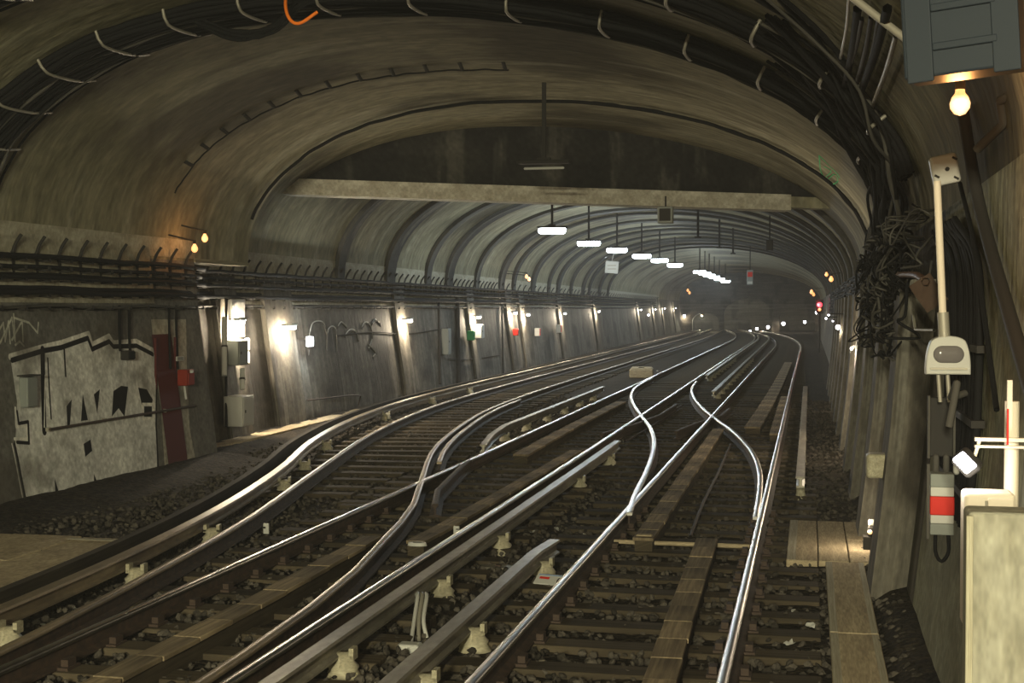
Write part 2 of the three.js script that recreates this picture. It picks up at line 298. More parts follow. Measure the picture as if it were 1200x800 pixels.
// conductor rails on insulators
const barO = [[-0.055, -0.02], [-0.05, 0], [0.05, 0], [0.055, -0.02], [0.022, -0.035], [0.018, -0.1], [0.05, -0.115], [0.05, -0.13], [-0.05, -0.13], [-0.05, -0.115], [-0.018, -0.1], [-0.022, -0.035]];
const insG = (() => {
  const prof = [[0, 0], [0.105, 0], [0.11, 0.02], [0.085, 0.055], [0.075, 0.07], [0.082, 0.085], [0.06, 0.105], [0.055, 0.12], [0.06, 0.132], [0.035, 0.15], [0, 0.15]];
  return new THREE.LatheGeometry(prof.map((p) => new THREE.Vector2(...p)), 14);
})();
const clawG = mergeGeometries([box(0.025, 0.05, 0.07, -0.052, 0.15, 0), box(0.025, 0.05, 0.07, 0.052, 0.15, 0), box(0.13, 0.02, 0.07, 0, 0.13, 0)]);
function conductor(path, label, opt = {}) {
  const o = thing('conductor_rail', label, 'conductor rail');
  const y = path[0].y;
  mesh('bar', sweep(barO, path, 0.5), opt.mat ?? M.conductor, o);
  const spots = opt.pix ? opt.pix.map(([a, b]) => -onY(a, b, -0.12).z) : range(-path[0].z + 0.7, Math.min(opt.maxD ?? 45, -path[path.length - 1].z), opt.step ?? 2.1);
  for (const d of spots) {
    const i = path.findIndex((q) => -q.z > d); if (i < 1 || d < 4) continue;
    const p = path[i - 1].clone().lerp(path[i], (d + path[i - 1].z) / (path[i - 1].z - path[i].z)), t = path[i].clone().sub(path[i - 1]).normalize(), s = opt.side ?? 0.06;
    const m = mesh('insulator', insG, M.porcelain, o); m.position.set(p.x - t.z * s, -0.25, p.z + t.x * s); m.scale.set(opt.size ?? 1.25, (y + 0.25 - 0.1) / 0.15, opt.size ?? 1.25);
    if (!opt.bare) { const k = mesh('claw', clawG, M.porcelain, m); k.rotation.y = Math.atan2(-t.x, -t.z); }
  }
  return o;
}
const CT = 0.06;
conductor(straight(-2.98, 2, 21.6, CT), 'long grey conductor rail on pale insulators beside the middle track', { pix: [[400, 778], [518, 690], [590, 637], [672, 567], [707, 540]] });
conductor([...straight(-2.32, 2, 11.6, CT), V(-2.3, CT - 0.03, -12.4)], 'grey conductor rail ending beside the fallen white board', { pix: [[425, 800], [552, 748], [648, 668]] });
conductor(straight(-3.06, 43.5, 110, CT), 'distant bright conductor rail starting beyond the first frog', { maxD: 60 });
conductor(straight(-2.31, 35, 110, CT), 'distant bright conductor rail starting beyond the second frog', { maxD: 60 });
conductor([V(-5.0, CT - 0.03, -20.8), V(-5.2, CT, -22.2), ...straight(-5.36, 24, 36.5, CT)], 'bright conductor rail lying between the dull check rail and the straight track', { mat: M.conductor });
conductor(straightR(-0.1, 16.6, 36, CT + 0.1), 'short pale conductor rail between the track and the tunnel wall', { side: 0, bare: true, step: 4, size: 0.7 });
const C1 = [[-5.6, 9.0], [-5.85, 11.6], [-6.22, 14.0], [-6.9, 17.2], [-7.75, 20.5], [-8.5, 24.5], [-9.05, 29.5], [-9.3, 36], [-9.35, 45]];
const c1 = curve([[-5.3, 2, CT], ...C1.map(([x, d]) => [x, d, CT])], 60); { const e = c1[c1.length - 1]; for (let d = -e.z + 4; d < DE; d += 4) c1.push(V(e.x - (d + e.z) * 0.012, CT, -d)); }
conductor(c1, 'long tan conductor rail on pale insulators beside the curving track', { mat: M.worn, side: 0.14, pix: [[22, 748], [160, 676], [253, 628], [339, 570], [375, 548], [404, 524], [460, 488], [500, 470], [540, 458]] });
{
  const g = sweep([[-0.05, -0.28], [0.03, -0.28], [0.03, 0.0], [-0.05, 0.0]], off(c1.map((p) => V(p.x, 0.06, p.z)), -0.3));
  tag(mesh('guard_board', g, M.sleeper[0]), 'dark timber guard board standing along the outer conductor rail', 'guard board');
}

// sleepers
const sleepG = [0, 1, 2].map((k) => { const g = new RoundedBoxGeometry(1, 0.14, 0.235, 1, 0.012); return g; });
function sleeper(x0, x1, d, turn, label, group, y = -0.225) {
  const L = x1 - x0, k = Math.floor(rnd() * 3);
  const m = mesh('railway_sleeper', sleeperGeo(Math.round(L * 10) / 10), M.sleeper[k]);
  m.position.set((x0 + x1) / 2, y + rr(-0.008, 0.008), -d); m.rotation.y = turn + rr(-0.012, 0.012);
  return tag(m, label, 'sleeper', group);
}
const sgCache = {};
function sleeperGeo(L) { if (sgCache[L]) return sgCache[L]; const g = new RoundedBoxGeometry(L, 0.14, 0.235, 1, 0.012), p = g.attributes.position, u = g.attributes.uv; for (let i = 0; i < p.count; i++) u.setXY(i, p.getZ(i) + p.getY(i) * 0.5, p.getX(i) * 0.5); return sgCache[L] = g; }
for (let d = 6.2; d < 18.5; d += 0.62) sleeper(-2.5, 0.08, d, 0, 'dark timber sleeper under the track beside the tunnel wall', 'sleepers under the track beside the tunnel wall');
for (let d = 6.0; d < 15.4; d += 0.62) sleeper(-5.45, -2.75, d + 0.1, 0, 'dark timber sleeper under the middle track below the dull frog', 'sleepers before the dull frog');
for (let d = 18.6; d < 42; d += 0.62) sleeper(-5.15 - (d - 20) * 0.004, -0.02, d, 0, 'long dark timber sleeper under the bright crossover', 'long sleepers under the crossover');
for (let d = 15.6; d < 18.5; d += 0.62) sleeper(-5.5, -2.75, d, 0, 'dark timber sleeper beside the dull frog', 'sleepers beside the frog');
{
  const cl_ = curve(LL.map(([x, d], i) => [x + 0.72, d]), 400);
  let last = 0;
  for (let i = 1; i < cl_.length - 1; i++) {
    const p = cl_[i], d = -p.z; if (d < 15.8 || d > 48 || d - last < 0.6) continue; last = d;
    const t = cl_[i + 1].clone().sub(cl_[i - 1]).normalize(), turn = Math.atan2(-t.x, -t.z);
    const x1 = Math.min(p.x + 1.22, d < 18.5 ? -5.56 : -5.2 - (d - 20) * 0.004); if (x1 - p.x < -0.5) continue;
    sleeper(p.x - 1.22, x1, d, turn * (x1 < p.x + 1.2 ? 0.3 : 1), 'timber sleeper under the curving track past the graffiti wall', 'sleepers under the curving track', -0.215);
  }
  const gs = [];
  for (let d = 42.5; d < 130; d += 0.62) gs.push(box(5.2, 0.14, 0.235, -2.6 + drift(d), -0.225, -d));
  for (let d = 48.8; d < 130; d += 0.62) gs.push(box(2.4, 0.14, 0.235, -7.9 - (d - 48) * 0.008, -0.225, -d));
  stuff(mesh('distant_sleepers', gs, M.sleeper[1]), 'distant timber sleepers too far away to tell apart', 'sleepers');
}
// rail chairs under the near rails
const chairG = mergeGeometries([box(0.28, 0.02, 0.16, 0, 0.01, 0), box(0.05, 0.05, 0.1, -0.1, 0.04, 0), box(0.05, 0.05, 0.1, 0.1, 0.04, 0)]);
{
  const seatFor = (xs, d0, d1, o) => { for (let d = d0; d < d1; d += 0.62) for (const x of xs) { const m = mesh('rail_chair', chairG, M.rust); m.position.set(x, -0.155, -(d + o)); tag(m, 'rusty iron chair holding a bright rail to its sleeper', 'rail chair', 'rail chairs on the nearer sleepers'); } };
  seatFor([-1.92, -0.487], 6.2, 16, 0); seatFor([-3.31, -4.77], 6.0, 15, 0.1);
}

// cable troughs with lids
function trough(path, w, label, h = 0.1, lidL = 0.5, mats = M.lid) {
  const o = thing('cable_trough', label, 'cable trough');
  mesh('channel', sweep([[-w / 2 + 0.015, -h - 0.16], [w / 2 - 0.015, -h - 0.16], [w / 2 - 0.015, -0.03], [-w / 2 + 0.015, -0.03]], path), M.sleeper[1], o);
  const c = new THREE.CatmullRomCurve3(path), L = c.getLength(), n = Math.max(1, Math.round(L / lidL));
  for (let i = 0; i < n; i++) {
    const p = c.getPointAt((i + 0.5) / n), t = c.getTangentAt((i + 0.5) / n);
    const m = mesh('lid', lidGeo(w), mats[i % 3], o); m.scale.z = L / n - 0.012 - rr(0, 0.008);
    m.position.set(p.x + rr(-0.004, 0.004), p.y - 0.016 + rr(-0.004, 0.004), p.z); m.rotation.y = Math.atan2(-t.x, -t.z) + rr(-0.008, 0.008);
  }
  return o;
}
const lg = {}; function lidGeo(w) { if (lg[w]) return lg[w]; const g = new RoundedBoxGeometry(w, 0.034, 1, 1, 0.006), p = g.attributes.position, u = g.attributes.uv; for (let i = 0; i < p.count; i++) u.setXY(i, p.getX(i), p.getZ(i) * 0.5 + w); return lg[w] = g; }
const TT = -0.02;
trough(px([[118, 797], [300, 703], [436, 628]], TT, 3), 0.2, 'timber-lidded cable trough lying in the middle track before the frog');
trough(px([[487, 634], [562, 592], [675, 527]], TT), 0.19, 'timber-lidded cable trough beside the bright rail past the white end plate');
trough(px([[610, 532], [665, 502], [728, 470]], TT), 0.24, 'timber-lidded cable trough in the middle track approaching the first frog');
trough(px([[772, 797], [803, 705], [829, 630]], TT, 3), 0.2, 'timber-lidded cable trough lying in the track beside the tunnel wall');
trough(px([[754, 630], [795, 570], [842, 502]], TT), 0.2, 'timber-lidded cable trough beside the bright rail between the two frogs');
trough(px([[882, 500], [898, 474], [912, 449], [924, 424]], TT), 0.3, 'broad worn cable trough running on beyond the second frog');
trough(px([[907, 508], [915, 478], [919, 464]], TT), 0.16, 'narrow worn cable trough close beside the outer bright rail');

// point rods
tag(mesh('point_rod', tube([V(-1.15, -0.1, -13.6), V(-1.2, -0.09, -16), V(-1.22, -0.09, -19), V(-1.28, -0.1, -23)], 0.018), M.rust), 'thin rusty point rod lying lengthwise within the crossover', 'point rod');
tag(mesh('point_rod', tube([V(-3.05, -0.09, -23), V(-2.95, -0.09, -26), V(-2.9, -0.09, -32)], 0.02), M.rust), 'thin rusty rod lying between the two bright frogs', 'point rod');
tag(mesh('stretcher_bar', [bar(V(-1.85, -0.1, -13.15), V(-0.55, -0.1, -13.15), 0.022), rbox(0.16, 0.1, 0.1, 0.02, -1.55, -0.06, -13.1)], M.slab), 'transverse stretcher bar between the switch blades', 'stretcher bar');
{
  const o = thing('point_machine', 'low tan housing of the point machine between the diverging tracks', 'point machine', onY(752, 441, -0.18), 0.1);
  mesh('case', rbox(0.8, 0.3, 1.6, 0.05, 0, 0.13, 0), M.slab, o); mesh('lid', rbox(0.7, 0.04, 1.4, 0.02, 0, 0.29, 0), M.slab, o); mesh('handle', box(0.2, 0.03, 0.03, 0, 0.32, 0.4), M.iron, o);
}
// small clutter in the bed
{
  const o = thing('fallen_board', 'white printed board lying tilted beside the bright rail', 'board', onY(643, 679, -0.12), -0.25);
  const p = mesh('panel', rbox(0.24, 0.012, 0.13, 0.004), M.white, o); p.rotation.x = 0.5;
  const s = mesh('print_strip', box(0.09, 0.003, 0.025, -0.04, 0.008, -0.01), M.red, o); s.rotation.x = 0.5;
  const bl = mesh('blue_edge', box(0.22, 0.003, 0.006, 0, 0.008, -0.05), std({ color: rgb(0.1, 0.2, 0.4) }), o); bl.rotation.x = 0.5;
  const e = thing('end_plate', 'small white numbered plate at the trough end', 'plate', onY(535, 622, -0.06)); mesh('plate', rbox(0.06, 0.1, 0.02, 0.005), M.white, e); mesh('mark', box(0.03, 0.012, 0.024, 0.012, 0.02, 0), M.iron, e); mesh('mark', box(0.03, 0.012, 0.024, 0.012, -0.02, 0), M.iron, e);
  const e2 = thing('end_plate', 'small white plate in the bed of the curving track', 'plate', onY(312, 619, -0.1)); mesh('plate', rbox(0.06, 0.11, 0.02, 0.005), M.white, e2); mesh('mark', box(0.035, 0.02, 0.024, -0.02, 0.01, 0), M.iron, e2);
  const e3 = thing('trough_end_cap', 'pale oval cap closing a trough end', 'end cap', onY(489, 637, -0.03)); const cap = mesh('cap', cyl(0.085, 0.095, 0.03, 0, 0, 0, 16), M.white, e3); cap.scale.z = 0.6; mesh('slot', box(0.08, 0.01, 0.015, 0, 0.013, 0), M.iron, e3);
  const hose = thing('jumper_cables', 'loose pale jumper cables drooping from the grey conductor rail', 'cables');
  for (let k = 0; k < 3; k++) { const a = V(-2.9 + k * 0.03, 0, -9.9), x = k * 0.035; mesh('jumper_cable', tube([a, V(-2.86 + x, 0.02, -9.8), V(-2.8 + x, -0.1, -9.5), V(-2.74 + x, -0.22, -9.2 - k * 0.1)], 0.016), k === 1 ? M.strap : M.white, hose); }
  mesh('connector_block', rbox(0.16, 0.1, 0.12, 0.02, -2.7, -0.2, -9.05), M.white, hose);
  const pl = thing('cover_plate', 'oval pale metal cover plate lying on the ballast', 'plate', onY(584, 665, -0.19)); const pp = mesh('plate', cyl(0.2, 0.2, 0.03, 0, 0, 0, 20), M.conductor, pl); pp.scale.z = 0.45; mesh('lug', box(0.05, 0.02, 0.06, 0, 0.02, 0), M.rust, pl);
  const tr = [[33, 585], [680, 622], [686, 629], [625, 625], [540, 672], [930, 720], [950, 735], [925, 756], [745, 520], [415, 551], [90, 716], [50, 735], [375, 640], [770, 435], [652, 622]];
  tr.forEach(([a, b], i) => { const m = mesh('litter_scrap', scrapG(i), M.white); m.position.copy(onY(a, b, -0.2)); m.rotation.y = i; tag(m, 'small pale scrap of litter on the ballast', 'litter', 'litter scraps on the ballast'); });
}
function scrapG(i) { const g = new THREE.PlaneGeometry(0.07, 0.045, 3, 2), p = g.attributes.position; for (let k = 0; k < p.count; k++) p.setZ(k, (hash(k, i, 3) - 0.5) * 0.03); g.rotateX(-1.3); g.computeVertexNormals(); g.translate(0, 0.02, 0); const b = g.clone(); b.translate(0.002, 0.004, 0.002); return mergeGeometries([g, b]); }

// ballast stones
{
  const g = new THREE.IcosahedronGeometry(1, 0), p = g.attributes.position; for (let i = 0; i < p.count; i++) { const k = 0.75 + 0.5 * hash(Math.round(p.getX(i) * 50), Math.round(p.getY(i) * 50 + p.getZ(i) * 70), 5); p.setXYZ(i, p.getX(i) * k, p.getY(i) * k * 0.8, p.getZ(i) * k); } g.computeVertexNormals();
  const N = 34000, im = new THREE.InstancedMesh(g, M.stone, N), m4 = new THREE.Matrix4(), q = new THREE.Quaternion(), c = new THREE.Color();
  for (let i = 0; i < N; i++) {
    const d = 5.5 + 30 * rnd() ** 1.5, x = rr(-9.2, 0.7), s = rr(0.018, 0.042);
    q.setFromEuler(new THREE.Euler(rr(0, 6), rr(0, 6), rr(0, 6)));
    m4.compose(V(x, -0.19 + rr(-0.015, 0.02) + (x > 0.45 ? (x - 0.45) * 0.4 : 0), -d), q, V(s, s * rr(0.6, 1), s)); im.setMatrixAt(i, m4);
    const t = rr(0.02, 0.085); im.setColorAt(i, c.setRGB(t, t * 0.88, t * 0.72));
  }
  im.name = 'ballast_gravel'; im.castShadow = im.receiveShadow = true; stuff(im, 'dark dirty ballast gravel strewn between the sleepers', 'gravel'); scene.add(im);
}

// walkway slabs
{
  const o = thing('walkway_slab', 'square pale concrete cover beside the tunnel wall', 'slab', V(0, 0, 0));
  for (const [x0, x1, d0, d1] of [[-0.2, 0.08, 12.7, 15.1], [0.09, 0.36, 12.72, 15.1], [0.37, 0.66, 12.7, 13.9], [0.37, 0.66, 13.92, 15.1]]) mesh('slab', rbox(x1 - x0, 0.08, d1 - d0, 0.01, (x0 + x1) / 2, -0.17, -(d0 + d1) / 2), M.slab, o);
  mesh('painted_edge', box(0.08, 0.003, 2.38, -0.155, -0.129, -13.9), M.paint, o);
  const w = thing('walkway_slab', 'narrow concrete walkway slab with worn white painted edges', 'slab');
  [[2, 4.6], [4.62, 7.2], [7.22, 9.9], [9.92, 12.68]].forEach(([a, b]) => { mesh('slab', rbox(0.34, 0.1, b - a, 0.01, 0.32, -0.18, -(a + b) / 2), M.slab, w); mesh('painted_edge', box(0.055, 0.003, b - a - 0.02, 0.18, -0.1295, -(a + b) / 2), M.paint, w); mesh('painted_edge', box(0.045, 0.003, b - a - 0.02, 0.46, -0.1295, -(a + b) / 2), M.paint, w); });
  // covers beside the graffiti wall
  const l = thing('walkway_cover', 'tan concrete trench covers at the foot of the graffiti wall', 'cover slabs');
  for (let k = 0; k < 4; k++) { const d0 = 7.1 + k * 1.35; for (let j = 0; j < 3; j++) { const x0 = -8.7 + j * 0.78; mesh('slab', rbox(0.765, 0.08, 1.33, 0.012, x0 + 0.38, -0.17 + rr(-0.006, 0.006), -(d0 + 0.66)), M.slab, l); } }
  mesh('painted_line', box(0.7, 0.004, 0.09, -6.85, -0.122, -12.3), M.paint, l);
  mesh('lifting_frame', box(0.9, 0.02, 0.05, -7.9, -0.122, -10.6), M.iron, l);
  const b = [[-9.0 - 0, 17.2]];
  const kerb = range(20.2, 40, 0.95);
  const k = thing('kerb', 'pale concrete kerb strip along the lamp-lit wall', 'kerb');
  for (let i = 0; i + 1 < kerb.length; i++) { const d = (kerb[i] + kerb[i + 1]) / 2; mesh('kerb_block', rbox(0.36, 0.12, 0.93, 0.015, leftW(d) + 0.66, -0.14, -d), M.slab, k); }
}

// ---------------------------------------------------------------- graffiti wall (near left pier)
const PW = { d0: 12.4, d1: DW, y0: -0.45, y1: 2.9 };
const wallX = (d, y) => { const l = leftN(Math.max(d, DW)); for (let i = 0; i + 1 < l.length; i++) if (y <= l[i + 1][1]) { const t = (y - l[i][1]) / (l[i + 1][1] - l[i][1]); return l[i][0] + t * (l[i + 1][0] - l[i][0]); } return l[4][0]; };
const pierX = (y) => { const l = leftN(0); for (let i = 0; i + 1 < l.length; i++) if (y <= l[i + 1][1]) { const t = (y - l[i][1]) / (l[i + 1][1] - l[i][1]); return l[i][0] + t * (l[i + 1][0] - l[i][0]); } return l[4][0]; };
const onPier = (a, b) => { let p = onX(a, b, -9.25); for (let k = 0; k < 4; k++) p = onX(a, b, pierX(p.y)); return p; };
{
  const W = 2048, H = 836, cv = document.createElement('canvas'); cv.width = W; cv.height = H; const c = cv.getContext('2d');
  const P = (a, b) => { const p = onPier(a, b); return [(-p.z - PW.d0) / (PW.d1 - PW.d0) * W, (PW.y1 - p.y) / (PW.y1 - PW.y0) * H]; };
  const poly = (list, fill) => { c.fillStyle = fill; c.beginPath(); list.forEach((q, i) => { const [x, y] = P(...q); i ? c.lineTo(x, y) : c.moveTo(x, y); }); c.closePath(); c.fill(); };
  const line = (list, w, col) => { c.strokeStyle = col; c.lineWidth = w; c.lineJoin = 'round'; c.lineCap = 'round'; c.beginPath(); list.forEach((q, i) => { const [x, y] = P(...q); i ? c.lineTo(x, y) : c.moveTo(x, y); }); c.stroke(); };
  c.fillStyle = '#6f6d68'; c.fillRect(0, 0, W, H);
  const pale = '#e0e0da', dark = '#1a191c', white = '#f2f0e6';
  // big pale throw-up
  poly([[12, 418], [50, 408], [72, 402], [104, 392], [108, 403], [128, 395], [133, 403], [160, 401], [178, 410], [183, 420], [183, 478], [184, 560], [165, 566], [155, 575], [143, 562], [135, 578], [110, 585], [75, 596], [45, 606], [33, 600], [26, 560], [18, 520], [20, 470]], pale);
  line([[12, 418], [50, 407], [72, 402], [104, 391], [108, 404], [128, 394], [133, 402], [160, 400], [180, 411]], 20, white);
  line([[14, 422], [50, 411], [72, 407], [103, 396], [108, 409], [128, 400], [133, 406], [160, 405], [179, 415]], 16, dark);
  line([[50, 410], [52, 505]], 26, dark); line([[53, 440], [52, 500]], 6, white); line([[75, 406], [77, 440]], 10, dark);
  line([[56, 420], [60, 490]], 8, dark);
  poly([[78, 476], [84, 468], [82, 497], [79, 502]], dark); poly([[97, 462], [103, 492], [95, 493]], dark); poly([[110, 462], [117, 456], [114, 484]], dark);
  poly([[131, 488], [133, 458], [142, 452], [150, 453], [146, 488], [139, 478]], dark); poly([[162, 454], [172, 456], [179, 468], [178, 474], [166, 474]], dark);
  line([[167, 473], [180, 473], [180, 490], [168, 491], [167, 473]], 8, white); poly([[169, 476], [178, 476], [178, 488], [169, 488]], dark);
  poly([[98, 520], [106, 515], [108, 528], [100, 535]], dark);
  line([[18, 478], [19, 500], [31, 498], [32, 515], [17, 514]], 10, white); line([[20, 482], [22, 496], [33, 494], [34, 519], [20, 518]], 10, dark);
  line([[17, 520], [26, 565], [33, 600]], 10, dark); line([[14, 520], [23, 565], [30, 600]], 6, white);
  poly([[64, 560], [70, 580], [74, 596], [66, 598]], dark); poly([[110, 555], [116, 570], [117, 585], [111, 586]], dark); poly([[143, 562], [150, 574], [135, 580]], '#3a3734');
  line([[184, 420], [183, 500], [186, 562]], 12, dark);
  // tag above
  for (const s of [[[-6, 395], [4, 378], [6, 400], [10, 376], [12, 402]], [[0, 402], [14, 372], [17, 398]], [[14, 398], [26, 376], [27, 400]], [[16, 368], [18, 400]], [[16, 372], [34, 378], [44, 390], [45, 378]], [[18, 404], [23, 400], [28, 405]]]) line(s, 7, '#c9c9ba');
  // pale and maroon painted panel
  poly([[177, 374], [218, 374], [219, 430], [222, 500], [232, 556], [194, 563], [188, 480]], '#b3ae9f');
  const id = c.getImageData(0, 0, W, H), dt = id.data;                        // weathered concrete grain over paint and wall alike
  for (let y = 0; y < H; y++) for (let x = 0; x < W; x++) {
    const u = x / W, v = y / H, g = 0.72 + 0.36 * fbm(u, v, 160, 66, 3, 201) + 0.3 * (fbm(u, v, 30, 6, 4, 207) - 0.5), k = (y * W + x) * 4;
    const st = sm(0.56, 0.8, fbm(u, v, 9, 5, 4, 211)) * 0.5;
    for (let i = 0; i < 3; i++) dt[k + i] = cl((dt[k + i] / 255) * g * (1 - st) + st * [0.27, 0.25, 0.22][i]) * 255;
  }
  c.putImageData(id, 0, 0);
  const t = new THREE.CanvasTexture(cv); t.colorSpace = THREE.SRGBColorSpace; t.magFilter = THREE.LinearFilter;
  const g = loft(() => leftN(0), range(PW.d0, PW.d1, 1)); const u = g.attributes.uv, p = g.attributes.position;
  for (let i = 0; i < u.count; i++) u.setXY(i, (-p.getZ(i) - PW.d0) / (PW.d1 - PW.d0), (p.getY(i) - PW.y0) / (PW.y1 - PW.y0));
  struct('wall_left_pier', g, std({ map: t, bumpMap: wallBump, bumpScale: 0.008, roughness: 0.85, side: THREE.DoubleSide }), 'concrete pier wall sprayed with a large pale graffiti piece', 'wall');
  struct('wall_left_near', loft(leftN, range(-26, PW.d0, 2)), M.wall, 'grimy concrete wall on the station side of the graffiti', 'wall');
  const end = loft((d) => (d === 0 ? leftN(0) : leftN(0).map(([x, y]) => [x - 1.2, y])), [0, 1]); const ep = end.attributes.position; for (let i = 0; i < ep.count; i++) ep.setZ(i, -PW.d1); end.computeVertexNormals();
  struct('wall_left_return', end, M.wall, 'narrow return face of the graffiti pier', 'wall');
}
// fittings on the pier
const pierP = (a, b, out = 0) => { const p = onPier(a, b); p.x += out; return p; };
{
  const top = pierP(198, 391), bot = pierP(206, 566), d0 = -pierP(186, 470).z, d1 = -pierP(209, 470).z;
  const o = thing('fire_panel', 'tall maroon painted panel board on the graffiti pier', 'panel');
  mesh('board', loft((d) => [top.y, 1.6, 0.8, bot.y].map((y) => [pierX(y) + 0.03, y]), [d0, d1]), std({ color: M.maroon.color, roughness: 0.7, side: THREE.DoubleSide }), o);
  mesh('edge', [box(0.03, top.y - bot.y - 0.1, 0.03, pierX(1.2) + 0.015, (top.y + bot.y) / 2, -d0), box(0.03, top.y - bot.y - 0.1, 0.03, pierX(1.2) + 0.015, (top.y + bot.y) / 2, -d1)], M.maroon, o);
  const q = pierP(209, 442, 0.12), e = thing('alarm_box', 'small red alarm box under a white plate on the maroon panel', 'alarm box', q);
  mesh('case', rbox(0.16, 0.24, 0.26, 0.02), M.redBox, e); mesh('button', cyl(0.03, 0.03, 0.04, 0.09, 0.09, 0).rotateZ(0), M.white, e); mesh('door', rbox(0.02, 0.17, 0.2, 0.006, 0.085, -0.02, 0), M.redBox, e);
  mesh('down_pipe', bar(V(-0.05, -0.12, -0.05), V(-0.03, -0.33, -0.07), 0.018), M.white, e);
  const s = thing('lettered_plate', 'white lettered plate above the red alarm box', 'plate', pierP(205, 420, 0.08)); mesh('plate', rbox(0.02, 0.07, 0.24, 0.008), M.white, s); mesh('print', box(0.004, 0.012, 0.18, 0.011, 0.012, 0), M.iron, s); mesh('print', box(0.004, 0.012, 0.18, 0.011, -0.012, 0), M.iron, s);
  const j = thing('junction_box', 'small black junction box on the pale graffiti', 'junction box', pierP(145, 416, 0.06)); mesh('case', rbox(0.12, 0.13, 0.2, 0.015), M.iron, j); mesh('lid', rbox(0.015, 0.1, 0.17, 0.005, 0.065, 0, 0), M.cable, j);
  for (const a of [136, 147.5]) tag(mesh('conduit', tube([pierP(a, 358, 0.05), pierP(a, 385, 0.05), pierP(a + 1, 411, 0.05)], 0.022), M.cable), 'black conduit dropping from the cable rack to the junction box', 'conduit', 'conduits above the black junction box');
  for (const a of [194.5, 203]) tag(mesh('conduit', tube([pierP(a, 358, 0.05), pierP(a, 380, 0.05), pierP(a + 1, 432, 0.06)], 0.02), M.cable), 'black conduit dropping over the maroon panel', 'conduit', 'conduits over the maroon panel');
  const h = thing('pipe', 'thin rusty pipe running across the graffiti to the maroon panel', 'pipe'); mesh('run', bar(pierP(53, 503, 0.06), pierP(225, 475, 0.06), 0.018), M.rust, h); for (const [a, b] of [[54, 503], [120, 492], [190, 481]]) mesh('clip', box(0.06, 0.05, 0.03).translate(...pierP(a, b, 0.03).toArray()), M.strap, h);
  const g = thing('meter_box', 'grey-green box screwed to the graffiti edge', 'box', pierP(28, 459, 0.06)); mesh('case', rbox(0.12, 0.36, 0.22, 0.015), M.greyBox, g); mesh('hood', box(0.16, 0.015, 0.3, 0.02, 0.2, 0), M.iron, g);
}
// ---------------------------------------------------------------- cable racks on the long wall
const bracketGeo = (() => {
  const out = [box(0.03, 0.72, 0.05, 0.02, 2.5, 0)];
  for (const y of [2.2, 2.36, 2.55, 2.68, 2.8]) out.push(box(0.2, 0.022, 0.035, 0.11, y - 0.04, 0), box(0.018, 0.05, 0.035, 0.2, y - 0.02, 0));
  out.push(tube([V(0.02, 2.84, 0), V(0.06, 2.95, 0), V(0.14, 3.06, 0)], 0.022, 6, 5));
  return mergeGeometries(out.map((g) => { const h = g.index ? g.toNonIndexed() : g; return h; }));
})();
const rackX = (d) => leftW(d) + 0.01;
for (let d = 13.3; d < PW.d1; d += 0.52) { const m = mesh('cable_bracket', bracketGeo, M.iron); m.position.set(rackX(d), 0, -d); tag(m, 'dark iron hooked cable bracket above the graffiti', 'bracket', 'cable brackets above the graffiti'); }
for (let d = DW + 0.5; d < 46; d += 0.55) { const m = mesh('cable_bracket', bracketGeo, M.iron); m.position.set(rackX(d), 0, -d); tag(m, 'dark iron hooked cable bracket along the lamp-lit wall', 'bracket', 'cable brackets along the lamp-lit wall'); }
{ const gs = []; for (let d = 46.2; d < 110; d += 1.1) gs.push(bracketGeo.clone().translate(rackX(d), 0, -d)); stuff(mesh('distant_brackets', gs, M.iron), 'distant cable brackets merging along the lamp-lit wall', 'brackets'); }
{
  const runs = [[2.2, 0.026, 'lowest cable of the long wall rack, slack and wavy'], [2.215, 0.02, 'pale slack wire looping along the lowest rack tier'], [2.36, 0.038, 'thick black cable on the second tier of the long wall rack'], [2.42, 0.034, 'black cable resting on the thick second-tier cable'], [2.37, 0.03, 'black cable at the outer edge of the second rack tier'], [2.55, 0.03, 'black cable on the third tier of the long wall rack'], [2.6, 0.022, 'thin cable above the third rack tier'], [2.68, 0.03, 'black cable on the fourth tier of the long wall rack'], [2.8, 0.034, 'topmost thick black cable of the long wall rack']];
  runs.forEach(([y, r, label], k) => {
    const o = 0.07 + (k % 3) * 0.06, pts = [];
    for (let d = 11.5; d < 19.5; d += 0.26) pts.push(V(rackX(d) + o + rr(-0.008, 0.008), y - 0.005 - (k < 2 ? 0.05 : 0.02) * Math.abs(Math.sin((d - 13.3) / 0.52 * Math.PI)) * rr(0.5, 1) + r - 0.02, -d));
    for (const d of [20.2, 21]) pts.push(V((rackX(19) + rackX(23)) / 2 + o + (d - 20.6) * -0.6, y - 0.02, -d));
    for (let d = 22; d < 110; d += d < 50 ? 0.5 : 3) pts.push(V(rackX(d) + o, y - 0.02 * rnd() + r - 0.02, -d));
    tag(mesh('rack_cable', new THREE.TubeGeometry(new THREE.CatmullRomCurve3(pts), pts.length * 2, r, 6), k === 1 ? M.cableGrey : M.cable), label, 'cable');
  });
}

{
  const band = (d, lift) => { const c = crown(d), xl = leftX(d), lw = leftW(d); return range(2.24, 3.22, 0.07).map((y) => [(y <= YS ? (d < DW ? pierX(y) : wallX(d, y)) : c - (c - xl) * Math.max(0, 1 - ((y - YS) / riseAt(d)) ** NL) ** (1 / NL)) + lift, y]); };
  struct('trim_18', loft((d) => band(d, 0.012), range(-26, DW, 1.5)), M.band ??= std({ map: paleMap, color: rgb(0.95, 0.94, 0.88), side: THREE.DoubleSide }), 'pale limewashed band behind the cable hooks above the graffiti', 'painted band');
  struct('trim_19', loft((d) => band(d, 0.012), range(DN + 0.01, 110, 2)), M.band, 'pale limewashed band behind the cable hooks of the lamp-lit wall', 'painted band');
}

